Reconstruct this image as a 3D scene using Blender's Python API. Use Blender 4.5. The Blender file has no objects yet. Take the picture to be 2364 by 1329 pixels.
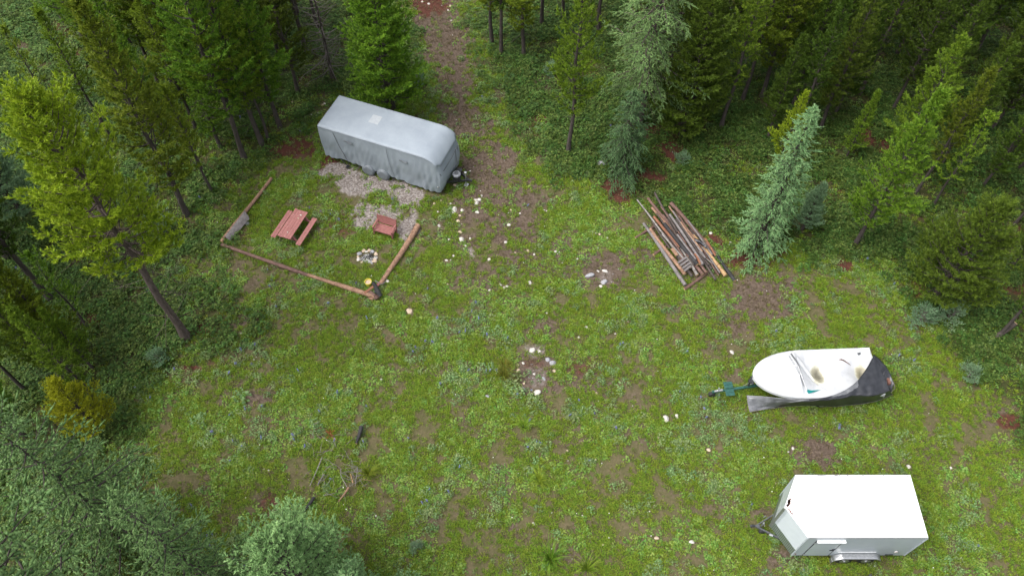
import bpy, math, random
import numpy as np
from mathutils import Vector, Matrix, noise as mnoise

# ------------------------------------------------------------------ camera, sky, sun, exposure
scene = bpy.context.scene
PW, PH, FPX, PITCH, CAMH = 2364.0, 1329.0, 1880.0, math.radians(56), 33.0
cam_d = bpy.data.cameras.new("camera"); cam = bpy.data.objects.new("camera", cam_d)
scene.collection.objects.link(cam); scene.camera = cam
cam.location = (0, 0, CAMH); cam.rotation_euler = (math.radians(90) - PITCH, 0, 0)
cam_d.sensor_width = 36.0; cam_d.lens = 36.0 * FPX / PW; cam_d.clip_end = 2000

world = bpy.data.worlds.new("World"); scene.world = world; world.use_nodes = True
wn, wl = world.node_tree.nodes, world.node_tree.links
bg = wn["Background"]
sky = wn.new("ShaderNodeTexSky"); sky.sky_type = 'NISHITA'; sky.sun_disc = False
SUN_EL, SUN_ROT = math.radians(60), math.radians(-105)
sky.sun_elevation = SUN_EL; sky.sun_rotation = SUN_ROT
sky.air_density = 1.0; sky.dust_density = 4.0; sky.ozone_density = 1.0
hs = wn.new("ShaderNodeHueSaturation"); hs.inputs['Saturation'].default_value = 0.30   # cloud cover greys the blue
wl.new(sky.outputs[0], hs.inputs['Color']); wl.new(hs.outputs[0], bg.inputs[0])
bg.inputs[1].default_value = 0.15

sun_d = bpy.data.lights.new("sun", 'SUN'); sun = bpy.data.objects.new("sun", sun_d)
scene.collection.objects.link(sun)
sun_d.energy = 1.2; sun_d.angle = math.radians(40); sun_d.color = (1.0, 0.965, 0.92)
sdir = Vector((math.sin(SUN_ROT) * math.cos(SUN_EL), math.cos(SUN_ROT) * math.cos(SUN_EL), math.sin(SUN_EL)))
sun.rotation_euler = sdir.to_track_quat('Z', 'Y').to_euler()
scene.view_settings.view_transform = 'Standard'; scene.view_settings.look = 'None'
scene.view_settings.exposure = 1.1; scene.view_settings.gamma = 1.0
scene.view_settings.use_curve_mapping = False
scene.render.engine = 'CYCLES'
scene.cycles.max_bounces = 6; scene.cycles.diffuse_bounces = 3; scene.cycles.transmission_bounces = 3
scene.cycles.use_denoising = True

# ------------------------------------------------------------------ helpers
COL = scene.collection
_ct, _st = math.cos(PITCH), math.sin(PITCH)
def at(px, py, z=0.0):
    """world point on the level z under a pixel of the photograph (used to survey the site)"""
    a, b = (px - PW / 2) / FPX, (py - PH / 2) / FPX
    d = Vector((a, _ct - b * _st, -_st - b * _ct))
    s = (z - CAMH) / d.z
    return Vector((d.x * s, d.y * s, z))
def topix(x, y, z=0.0):
    dy, dz = y, z - CAMH
    dep = dy * _ct - dz * _st
    return PW / 2 + FPX * x / dep, PH / 2 - FPX * (dy * _st + dz * _ct) / dep

def nt(name):
    m = bpy.data.materials.new(name); m.use_nodes = True
    return m, m.node_tree.nodes, m.node_tree.links, m.node_tree.nodes["Principled BSDF"]
def ramp(N, L, src, stops):
    r = N.new("ShaderNodeValToRGB"); e = r.color_ramp.elements
    while len(e) < len(stops): e.new(0.5)
    for k, (p, c) in enumerate(stops):
        e[k].position = p; e[k].color = (*c, 1) if len(c) == 3 else c
    L.new(src, r.inputs[0]); return r.outputs[0]
def noise(N, L, scale, detail=4, rough=.6, vec=None, dist=0):
    n = N.new("ShaderNodeTexNoise"); n.inputs['Scale'].default_value = scale
    n.inputs['Detail'].default_value = detail; n.inputs['Roughness'].default_value = rough
    n.inputs['Distortion'].default_value = dist
    if vec is not None: L.new(vec, n.inputs['Vector'])
    return n.outputs[0]
def coords(N, L, scale=(1, 1, 1), kind='Object'):
    t = N.new("ShaderNodeTexCoord"); m = N.new("ShaderNodeMapping")
    m.inputs['Scale'].default_value = scale; L.new(t.outputs[kind], m.inputs[0]); return m.outputs[0]
def mix(N, L, fac, a, b, mode='MIX'):
    n = N.new("ShaderNodeMix"); n.data_type = 'RGBA'; n.blend_type = mode
    for s, v in ((n.inputs[0], fac), (n.inputs[6], a), (n.inputs[7], b)):
        if hasattr(v, 'is_output'): L.new(v, s)
        elif isinstance(v, (int, float)): s.default_value = v
        else: s.default_value = (*v, 1)
    return n.outputs[2]
def pm(name, c1, c2, scale=3, rough=.7, metal=0, bump=.0, stretch=(1, 1, 1), spots=None, detail=5, spec=.4, lo=.3, hi=.7):
    m, N, L, P = nt(name)
    v = coords(N, L, stretch); n = noise(N, L, scale, detail, .65, v)
    c = ramp(N, L, n, [(lo, c1), (hi, c2)])
    if spots:
        n2 = noise(N, L, spots[0], 3, .6, coords(N, L, stretch))
        f = ramp(N, L, n2, [(spots[1], (0, 0, 0)), (spots[1] + spots[3], (1, 1, 1))])
        c = mix(N, L, f, c, spots[2])
    L.new(c, P.inputs['Base Color']); P.inputs['Roughness'].default_value = rough
    P.inputs['Metallic'].default_value = metal; P.inputs['Specular IOR Level'].default_value = spec
    if bump:
        b = N.new("ShaderNodeBump"); b.inputs['Strength'].default_value = bump; b.inputs['Distance'].default_value = .02
        L.new(n, b.inputs['Height']); L.new(b.outputs[0], P.inputs['Normal'])
    return m

def tag(o, label=None, cat=None, group=None, kind=None):
    for k, v in (('label', label), ('category', cat), ('group', group), ('kind', kind)):
        if v: o[k] = v
    return o
def empty(name, loc=(0, 0, 0), rz=0.0, label=None, cat=None, group=None):
    o = bpy.data.objects.new(name, None); COL.objects.link(o)
    o.location = loc; o.rotation_euler = (0, 0, rz); o.empty_display_size = .3
    return tag(o, label, cat, group)
def link_mesh(name, me, mats=(), parent=None):
    o = bpy.data.objects.new(name, me); COL.objects.link(o)
    for m in (mats if isinstance(mats, (list, tuple)) else [mats]): me.materials.append(m)
    if parent is not None: o.parent = parent
    return o
def inst(name, me, parent=None, loc=(0, 0, 0), rot=(0, 0, 0), sc=(1, 1, 1)):
    o = bpy.data.objects.new(name, me); COL.objects.link(o)
    if parent is not None: o.parent = parent
    o.location = loc; o.rotation_euler = rot; o.scale = sc if hasattr(sc, '__len__') else (sc,) * 3
    return o
def np_mesh(name, V, F, attrs=None, smooth=False, mi=None):
    """V (n,3); F (m,k) with one k"""
    me = bpy.data.meshes.new(name); V = np.asarray(V, 'f4'); F = np.asarray(F, 'i4'); k = F.shape[1]
    me.vertices.add(len(V)); me.vertices.foreach_set('co', V.ravel())
    me.loops.add(F.size); me.loops.foreach_set('vertex_index', F.ravel())
    me.polygons.add(len(F)); me.polygons.foreach_set('loop_start', np.arange(len(F), dtype='i4') * k)
    me.polygons.foreach_set('loop_total', np.full(len(F), k, 'i4'))
    if smooth: me.polygons.foreach_set('use_smooth', np.ones(len(F), bool))
    if mi is not None: me.polygons.foreach_set('material_index', np.asarray(mi, 'i4'))
    me.update(calc_edges=True)
    for an, arr in (attrs or {}).items():
        a = me.attributes.new(an, 'FLOAT', 'POINT'); a.data.foreach_set('value', np.asarray(arr, 'f4'))
    return me

class MB:
    """collects shapes for ONE mesh object"""
    def __init__(s): s.v, s.f, s.m, s.M, s.mat = [], [], [], Matrix.Identity(4), 0
    def add(s, vs, fs):
        b = len(s.v); s.v += [tuple(s.M @ Vector(p)) for p in vs]
        s.f += [tuple(b + i for i in f) for f in fs]; s.m += [s.mat] * len(fs); return s
    def box(s, c, d, rz=0, M=None):
        x, y, z = d[0] / 2, d[1] / 2, d[2] / 2
        R = M if M is not None else Matrix.Rotation(rz, 4, 'Z')
        vs = [Vector(c) + (R @ Vector((sx * x, sy * y, sz * z))) for sx in (-1, 1) for sy in (-1, 1) for sz in (-1, 1)]
        return s.add(vs, [(0, 1, 3, 2), (4, 6, 7, 5), (0, 4, 5, 1), (2, 3, 7, 6), (0, 2, 6, 4), (1, 5, 7, 3)])
    def beam(s, a, b, w, h, up=(0, 0, 1)):
        a, b = Vector(a), Vector(b); d = (b - a); L = d.length; d.normalize()
        u = Vector(up); sd = d.cross(u)
        if sd.length < 1e-3: sd = d.cross(Vector((1, 0, 0)))
        sd.normalize(); u = sd.cross(d)
        M = Matrix((d, sd, u)).transposed().to_4x4()
        return s.box((a + b) / 2, (L, w, h), M=M)
    def tube(s, pts, rad, n=8, caps=True, capmat=None, jit=0, rng=None):
        pts = [Vector(p) for p in pts]
        if not hasattr(rad, '__len__'): rad = [rad] * len(pts)
        vs = []; prev = None
        for i, p in enumerate(pts):
            d = (pts[min(i + 1, len(pts) - 1)] - pts[max(i - 1, 0)]).normalized()
            if prev is None:
                a = d.orthogonal().normalized()
            else:
                a = (prev - d * prev.dot(d)).normalized()
            prev = a; b = d.cross(a)
            for k in range(n):
                t = 2 * math.pi * k / n; r = rad[i] * (1 + (rng.uniform(-jit, jit) if rng else 0))
                vs.append(p + a * math.cos(t) * r + b * math.sin(t) * r)
        fs = [(i * n + k, i * n + (k + 1) % n, (i + 1) * n + (k + 1) % n, (i + 1) * n + k) for i in range(len(pts) - 1) for k in range(n)]
        s.add(vs, fs)
        if caps:
            m0 = s.mat
            if capmat is not None: s.mat = capmat
            e = len(pts) - 1
            s.add(vs[:n], [tuple(reversed(range(n)))]); s.add(vs[e * n:], [tuple(range(n))])
            s.mat = m0
        return s
    def prism(s, poly, z0, z1):
        n = len(poly)
        vs = [(x, y, z0) for x, y in poly] + [(x, y, z1) for x, y in poly]
        return s.add(vs, [tuple(reversed(range(n))), tuple(range(n, 2 * n))] + [(i, (i + 1) % n, n + (i + 1) % n, n + i) for i in range(n)])
    def grid(s, P):
        h, w = len(P), len(P[0])
        return s.add([p for r in P for p in r], [(i * w + j, i * w + j + 1, (i + 1) * w + j + 1, (i + 1) * w + j) for i in range(h - 1) for j in range(w - 1)])
    def build(s, name, mats, parent=None, bevel=0, smooth=False, solid=0, seg=2):
        me = bpy.data.meshes.new(name); me.from_pydata(s.v, [], s.f)
        me.polygons.foreach_set('material_index', s.m)
        if smooth: me.polygons.foreach_set('use_smooth', [True] * len(s.f))
        me.update()
        o = link_mesh(name, me, mats, parent)
        if solid:
            md = o.modifiers.new('solid', 'SOLIDIFY'); md.thickness = solid; md.offset = -1
        if bevel:
            md = o.modifiers.new('bevel', 'BEVEL'); md.width = bevel; md.segments = seg; md.limit_method = 'ANGLE'
        return o

def fbm(x, y, s, seed=0):
    return mnoise.fractal(Vector((x * s, y * s, seed * 7.3)), 1.0, 2.0, 4)

# ------------------------------------------------------------------ ground: masks
rng = np.random.default_rng(7)
class VN:
    """vectorised value noise"""
    def __init__(s, seed): s.t = np.random.default_rng(seed).random((256, 256))
    def __call__(s, x, y, sc):
        x, y = x * sc, y * sc
        xi, yi = np.floor(x).astype(int), np.floor(y).astype(int)
        fx, fy = x - xi, y - yi; fx = fx * fx * (3 - 2 * fx); fy = fy * fy * (3 - 2 * fy)
        T = s.t; g = lambda a, b: T[a % 256, b % 256]
        return (g(xi, yi) * (1 - fx) + g(xi + 1, yi) * fx) * (1 - fy) + (g(xi, yi + 1) * (1 - fx) + g(xi + 1, yi + 1) * fx) * fy
    def f(s, x, y, sc, o=4):
        a, w, r = 0, 0, 1.0
        for k in range(o):
            a = a + s(x + 31.7 * k, y - 17.3 * k, sc * 2 ** k) * r; w += r; r *= .55
        return a / w
vn1, vn2, vn3 = VN(1), VN(2), VN(3)
def blob_field(X, Y, blobs, seed):
    n = VN(seed)
    out = np.zeros_like(X)
    nz = n.f(X, Y, .9, 5) - .5; nz2 = n.f(X, Y, 3.1, 3) - .5
    for (px, py, rx, ry, st) in blobs:
        c = at(px, py); e1 = at(px + rx, py); e2 = at(px, py - ry)
        ax, ay = abs(e1.x - c.x), abs(e2.y - c.y)
        d = np.sqrt(((X - c.x) / ax) ** 2 + ((Y - c.y) / ay) ** 2)
        v = np.clip((1.25 - d + nz * 1.5 + nz2 * .9) * 1.6, 0, 1) * st
        out = np.maximum(out, v)
    return out
DIRT = [(1000, 30, 60, 55, 1), (1030, 100, 55, 60, 1), (1050, 190, 50, 60, .95), (1085, 280, 55, 50, .9), (1120, 370, 70, 50, .95),
        (1160, 440, 80, 50, .85), (1090, 480, 50, 45, .8), (1190, 520, 80, 50, .8), (1220, 600, 90, 40, .7), (1130, 640, 90, 40, .5), (1080, 560, 40, 30, .6),
        (1390, 620, 75, 42, .95), (1480, 600, 60, 22, .6), (1750, 690, 75, 55, 1), (1700, 745, 45, 30, .8), (1880, 1035, 60, 38, .95),
        (1240, 850, 50, 55, .8), (1350, 865, 50, 50, .6), (600, 920, 35, 25, .7), (1290, 560, 60, 30, .5), (1600, 720, 40, 30, .3),
        (620, 1160, 35, 45, .6), (560, 745, 25, 30, .7), (1265, 750, 60, 30, .5), (1320, 1010, 60, 30, .35), (1180, 1230, 30, 20, .6),
        (1150, 1100, 40, 30, .3), (1760, 1180, 20, 15, .6), (1890, 1260, 50, 20, .4), (1800, 1290, 40, 20, .6), (590, 650, 20, 15, .4),
        (520, 690, 15, 12, .7), (1370, 1220, 50, 40, .35), (2290, 960, 50, 30, .5), (2160, 860, 20, 20, .5), (1750, 1180, 20, 15, .5),
        (1000, 1200, 25, 12, .4), (700, 600, 30, 15, .3), (960, 640, 30, 25, .3), (1500, 880, 70, 30, .25), (830, 1190, 40, 20, .4),
        (1010, 860, 60, 25, .3), (860, 790, 60, 25, .25), (1650, 1170, 60, 25, .3), (1560, 1130, 40, 20, .3)]
GRAVEL = [(850, 425, 95, 28, 1), (930, 450, 45, 25, 1), (790, 395, 60, 20, .9), (870, 490, 75, 20, .95), (945, 520, 30, 35, .8), (840, 515, 25, 16, .8),
          (1087, 585, 14, 18, .5), (960, 1262, 20, 16, .8), (1240, 810, 26, 16, .45), (1240, 870, 26, 24, .4), (1395, 640, 30, 22, .4)]
REDS = [(1425, 430, 45, 32, 1), (1500, 408, 40, 22, .9), (1558, 350, 38, 20, 1), (1530, 305, 80, 18, .7), (1715, 600, 50, 26, .95), (1655, 555, 30, 16, .8),
        (2010, 330, 55, 26, .9), (1952, 612, 24, 26, .9), (2118, 670, 26, 18, .8), (760, 375, 25, 30, .8), (690, 335, 45, 30, .7), (650, 350, 30, 14, .9),
        (985, 12, 50, 26, .9), (700, 190, 25, 16, .8), (470, 757, 20, 14, 1), (810, 520, 55, 30, .45), (1350, 850, 45, 30, .5), (430, 850, 50, 10, .8),
        (500, 830, 30, 16, .4), (1232, 838, 25, 14, .4), (530, 430, 25, 20, .5), (1790, 585, 25, 10, .7), (1250, 280, 25, 14, .5), (2330, 970, 40, 22, .7),
        (1200, 300, 60, 30, .3), (130, 70, 30, 20, .6), (620, 1160, 20, 30, .5), (1930, 470, 60, 20, .3), (560, 540, 20, 30, .3)]
CLEAR = [(430, 1500), (330, 1200), (300, 950), (400, 850), (520, 760), (480, 640), (440, 520), (560, 400), (690, 300), (770, 240), (950, 230), (930, 0),
         (940, -150), (1110, -150), (1110, 0), (1130, 150), (1210, 300), (1300, 400), (1480, 440), (1660, 520), (1850, 590), (2050, 640), (2120, 760),
         (2280, 900), (2420, 1050), (2450, 1500)]
CP = [at(*p) for p in CLEAR]
def clear_field(X, Y):
    ins = np.zeros(X.shape, bool); dist = np.full(X.shape, 1e9); n = len(CP)
    for i in range(n):
        a, b = CP[i], CP[(i + 1) % n]
        cond = ((a.y > Y) != (b.y > Y))
        xx = (b.x - a.x) * (Y - a.y) / ((b.y - a.y) or 1e-9) + a.x
        ins ^= cond & (X < xx)
        dx, dy = b.x - a.x, b.y - a.y; t = np.clip(((X - a.x) * dx + (Y - a.y) * dy) / (dx * dx + dy * dy), 0, 1)
        dist = np.minimum(dist, np.hypot(X - a.x - t * dx, Y - a.y - t * dy))
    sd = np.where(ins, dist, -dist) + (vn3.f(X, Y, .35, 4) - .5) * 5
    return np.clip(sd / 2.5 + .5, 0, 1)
def fields(X, Y):
    d = blob_field(X, Y, DIRT, 11)
    # small worn spots everywhere
    d = np.maximum(d, np.clip((vn1.f(X, Y, .55, 5) - .62) * 4, 0, .4))
    g = blob_field(X, Y, GRAVEL, 12); r = blob_field(X, Y, REDS, 13)
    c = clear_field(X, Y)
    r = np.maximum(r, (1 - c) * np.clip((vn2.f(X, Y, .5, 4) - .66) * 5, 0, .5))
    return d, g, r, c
def gz(x, y):
    return fbm(x, y, .12, 1) * .07 + fbm(x, y, .7, 2) * .025

def build_ground():
    xs = np.concatenate([[-900, -400, -200, -100, -60], np.arange(-40, 40.01, .16), [60, 100, 200, 400, 900]])
    ys = np.concatenate([[-600, -200, -80, -30, -5], np.arange(4, 48.01, .16), [55, 70, 100, 200, 400, 900]])
    X, Y = np.meshgrid(xs, ys)
    d, g, r, c = fields(X, Y)
    Z = (vn1.f(X, Y, .15, 3) - .5) * .16 + (vn2.f(X, Y, 1.1, 4) - .5) * .10
    far = (np.abs(X) > 41) | (Y > 49) | (Y < 3); Z[far] *= .3
    # shallow hole at the foot of the big pine
    hp = at(470, 757); Z -= .25 * np.exp(-(((X - hp.x) / .45) ** 2 + ((Y - hp.y) / .4) ** 2))
    h, w = X.shape
    V = np.stack([X, Y, Z], -1).reshape(-1, 3)
    I = np.arange(h * w).reshape(h, w)
    F = np.stack([I[:-1, :-1], I[:-1, 1:], I[1:, 1:], I[1:, :-1]], -1).reshape(-1, 4)
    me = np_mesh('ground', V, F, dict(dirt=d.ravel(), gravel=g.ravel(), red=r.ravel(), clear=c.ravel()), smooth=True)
    m, N, L, P = nt('ground_soil_and_moss')
    def A(n):
        a = N.new("ShaderNodeAttribute"); a.attribute_name = n; return a.outputs['Fac']
    v = coords(N, L)
    n1 = noise(N, L, 2.2, 6, .7, v); n2 = noise(N, L, 9, 5, .7, v); n3 = noise(N, L, .5, 4, .6, v); n4 = noise(N, L, 30, 4, .7, v)
    grass = ramp(N, L, n2, [(.3, (.045, .050, .016)), (.5, (.09, .088, .035)), (.7, (.15, .12, .08))])
    grass2 = ramp(N, L, n1, [(.35, (.055, .06, .02)), (.65, (.125, .09, .06))])
    grass = mix(N, L, .5, grass, grass2)
    forest = ramp(N, L, n1, [(.3, (.020, .028, .009)), (.5, (.04, .046, .014)), (.7, (.065, .045, .025))])  # forest floor tone darkened to carry the shade of the canopy
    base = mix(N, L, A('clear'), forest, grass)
    soil = ramp(N, L, n2, [(.3, (.042, .029, .021)), (.5, (.092, .068, .051)), (.75, (.17, .13, .105))])
    red = ramp(N, L, n2, [(.3, (.04, .016, .011)), (.55, (.085, .032, .022)), (.8, (.14, .062, .042))])
    vor = N.new("ShaderNodeTexVoronoi"); vor.inputs['Scale'].default_value = 16; L.new(v, vor.inputs['Vector'])
    sep = N.new("ShaderNodeSeparateColor"); L.new(vor.outputs['Color'], sep.inputs[0])
    grav = ramp(N, L, sep.outputs[0], [(.0, (.11, .09, .08)), (.5, (.19, .165, .15)), (1, (.30, .27, .25))])
    def sharp(f, nz, lo, hi):
        a = N.new("ShaderNodeMath"); a.operation = 'MULTIPLY_ADD'; a.inputs[1].default_value = .8; L.new(nz, a.inputs[0]); L.new(f, a.inputs[2])
        return ramp(N, L, a.outputs[0], [(lo, (0, 0, 0)), (hi, (1, 1, 1))])
    base = mix(N, L, sharp(A('dirt'), n2, .52, 1.15), base, soil)
    base = mix(N, L, sharp(A('red'), n2, .62, 1.35), base, red)
    base = mix(N, L, sharp(A('gravel'), n4, .65, 1.55), base, grav)
    # litter flecks
    fl = ramp(N, L, noise(N, L, 55, 2, .5, v), [(.68, (0, 0, 0)), (.73, (1, 1, 1))])
    base = mix(N, L, fl, base, (.22, .16, .10))
    L.new(base, P.inputs['Base Color']); P.inputs['Roughness'].default_value = .95; P.inputs['Specular IOR Level'].default_value = .15
    b = N.new("ShaderNodeBump"); b.inputs['Strength'].default_value = .7; b.inputs['Distance'].default_value = .05
    L.new(n2, b.inputs['Height']); L.new(b.outputs[0], P.inputs['Normal'])
    o = link_mesh('ground', me, m); tag(o, kind='structure')
    return o
build_ground()

# ------------------------------------------------------------------ foliage material
def leaf_mat(name, dark, mid, light, tip=None, trans=.35, hue=.02, val=.25, rough=.6):
    m, N, L, P = nt(name)
    a = N.new("ShaderNodeAttribute"); a.attribute_name = 'v'
    c = ramp(N, L, a.outputs['Fac'], [(0, dark), (.5, mid), (1, light)])
    if tip is not None:
        t = N.new("ShaderNodeAttribute"); t.attribute_name = 'tip'; c = mix(N, L, t.outputs['Fac'], c, tip)
    oi = N.new("ShaderNodeObjectInfo")
    h = N.new("ShaderNodeHueSaturation"); L.new(c, h.inputs['Color'])
    mr = N.new("ShaderNodeMapRange"); L.new(oi.outputs['Random'], mr.inputs[0]); mr.inputs[3].default_value = .5 - hue; mr.inputs[4].default_value = .5 + hue
    L.new(mr.outputs[0], h.inputs['Hue'])
    f = N.new("ShaderNodeMath"); f.operation = 'MULTIPLY'; f.inputs[1].default_value = 7.31; L.new(oi.outputs['Random'], f.inputs[0])
    f2 = N.new("ShaderNodeMath"); f2.operation = 'FRACT'; L.new(f.outputs[0], f2.inputs[0])
    mr2 = N.new("ShaderNodeMapRange"); L.new(f2.outputs[0], mr2.inputs[0]); mr2.inputs[3].default_value = 1 - val; mr2.inputs[4].default_value = 1 + val
    L.new(mr2.outputs[0], h.inputs['Value'])
    L.new(h.outputs[0], P.inputs['Base Color']); P.inputs['Roughness'].default_value = rough; P.inputs['Specular IOR Level'].default_value = .25
    tr = N.new("ShaderNodeBsdfTranslucent"); L.new(h.outputs[0], tr.inputs[0])
    mx = N.new("ShaderNodeMixShader"); mx.inputs[0].default_value = trans
    L.new(P.outputs[0], mx.inputs[1]); L.new(tr.outputs[0], mx.inputs[2]); L.new(mx.outputs[0], N["Material Output"].inputs[0])
    return m
M_PINE = leaf_mat('pine_needles', (.055, .11, .010), (.115, .20, .016), (.20, .30, .024), (.34, .45, .04), hue=.022, trans=.45)
M_PINEY = leaf_mat('yellow_green_pine_needles', (.10, .165, .008), (.19, .28, .012), (.31, .405, .02), (.50, .58, .04), hue=.008, val=.05)
M_PINED = leaf_mat('dark_pine_needles', (.04, .075, .010), (.075, .13, .014), (.12, .19, .02), (.19, .27, .03), hue=.015, trans=.45)
M_YEL = leaf_mat('yellowed_pine_needles', (.20, .22, .01), (.34, .36, .015), (.48, .50, .03), (.60, .62, .05), hue=.005, val=.05)
M_FIR = leaf_mat('fir_needles', (.055, .12, .05), (.105, .21, .085), (.17, .31, .12), (.30, .44, .18), hue=.008, val=.08)
M_SPRUCE = leaf_mat('grey_green_spruce_needles', (.06, .125, .045), (.145, .27, .085), (.27, .43, .15), (.48, .61, .25), hue=.006, val=.05)  # darkest needle tone lowered to paint in deep shadow between boughs
M_TALL = leaf_mat('pale_tipped_fir_needles', (.09, .17, .06), (.16, .29, .095), (.26, .42, .14), (.50, .64, .24), hue=.005, val=.05)
M_LARCH = leaf_mat('blue_green_larch_needles', (.11, .23, .095), (.20, .39, .155), (.32, .53, .225), (.60, .72, .36), hue=.008, val=.06)
M_PALE = leaf_mat('pale_green_needles', (.12, .24, .085), (.22, .40, .14), (.35, .55, .21), (.50, .69, .31), hue=.005, val=.05)
M_BLUE = leaf_mat('grey_green_leaves', (.09, .17, .085), (.17, .29, .15), (.27, .41, .23), (.36, .50, .28), hue=.01, val=.1)
M_BARK = pm('conifer_bark', (.028, .021, .018), (.085, .070, .062), 14, .9, bump=.8, stretch=(1, 1, .25))
M_BARKR = pm('reddish_grey_bark', (.05, .034, .028), (.13, .10, .09), 12, .9, bump=.8, stretch=(1, 1, .25))
M_DEAD = pm('dead_grey_twigs', (.10, .085, .075), (.22, .195, .175), 10, .9)
M_DEADN = leaf_mat('dead_brown_needles', (.035, .022, .014), (.06, .04, .025), (.10, .07, .04), (.1, .08, .05), trans=.2, val=.1)

# ------------------------------------------------------------------ conifer generator (numpy)
def unit(a): return a / np.maximum(np.linalg.norm(a, axis=-1, keepdims=True), 1e-9)
def needles(P, D, Ls, n, nl, w, splay, rg, core=0.0, upb=0.0):
    S = len(P)
    t = rg.uniform(.02, 1, (S, n)); base = P[:, None] + D[:, None] * (t * Ls[:, None])[..., None]
    R = rg.normal(size=(S, n, 3)); Dn = np.broadcast_to(D[:, None], R.shape)
    perp = unit(R - (R * Dn).sum(-1, keepdims=True) * Dn)
    sp = splay * rg.uniform(.6, 1.3, (S, n, 1)); d = Dn * np.cos(sp) + perp * np.sin(sp); d[..., 2] += upb; d = unit(d)
    side = unit(np.cross(d, rg.normal(size=d.shape))) * (w / 2)
    nn = nl * rg.uniform(.7, 1.25, (S, n, 1))
    V = np.stack([base - side, base + side, base + d * nn], 2).reshape(-1, 3)
    F = np.arange(len(V)).reshape(-1, 3)
    sv = np.repeat(rg.uniform(0, 1, S), n) * .75 + rg.uniform(0, .25, S * n)
    v = np.repeat(sv, 3)
    tp = np.stack([t * 0, t * 0, np.ones_like(t)], -1).reshape(-1)
    sel = np.repeat(rg.uniform(.1, 1, S) ** 1.3, n * 3)
    tip = tp * sel * .8
    if core > 0:
        a = unit(np.cross(D, rg.normal(size=D.shape))); b = np.cross(D, a); mid = P + D * (Ls * .45)[:, None]
        ring = [mid + (a * math.cos(q) + b * math.sin(q)) * core for q in (0, 2.094, 4.189)]
        CV = np.stack([P] + ring + [P + D * Ls[:, None]], 1).reshape(-1, 3)
        cf = np.array([[0, 1, 2], [0, 2, 3], [0, 3, 1], [4, 2, 1], [4, 3, 2], [4, 1, 3]])
        CF = (np.arange(S)[:, None, None] * 5 + cf[None]).reshape(-1, 3) + len(V)
        V = np.concatenate([V, CV]); F = np.concatenate([F, CF])
        cv = sv.reshape(S, n)[:, 0]; v = np.concatenate([v, np.repeat(cv * .85, 5)])
        tip = np.concatenate([tip, np.tile([0, 0, 0, 0, .35], S)])
    return V, F, np.clip(v, 0, 1), np.clip(tip, 0, 1)
def sticks(A, B, ra, rb):
    """3-sided prisms from A to B"""
    D = unit(B - A); a = unit(np.cross(D, np.array([.31, .87, .38]))); b = np.cross(D, a)
    ra = np.broadcast_to(np.asarray(ra, float), (len(A),))[:, None]; rb = np.broadcast_to(np.asarray(rb, float), (len(A),))[:, None]
    vs = []
    for P, r in ((A, ra), (B, rb)):
        for q in (0, 2.094, 4.189): vs.append(P + (a * math.cos(q) + b * math.sin(q)) * r)
    V = np.stack(vs, 1).reshape(-1, 3)
    f = np.array([[0, 1, 4, 3], [1, 2, 5, 4], [2, 0, 3, 5]])
    return V, (np.arange(len(A))[:, None, None] * 6 + f[None]).reshape(-1, 4)
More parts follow.
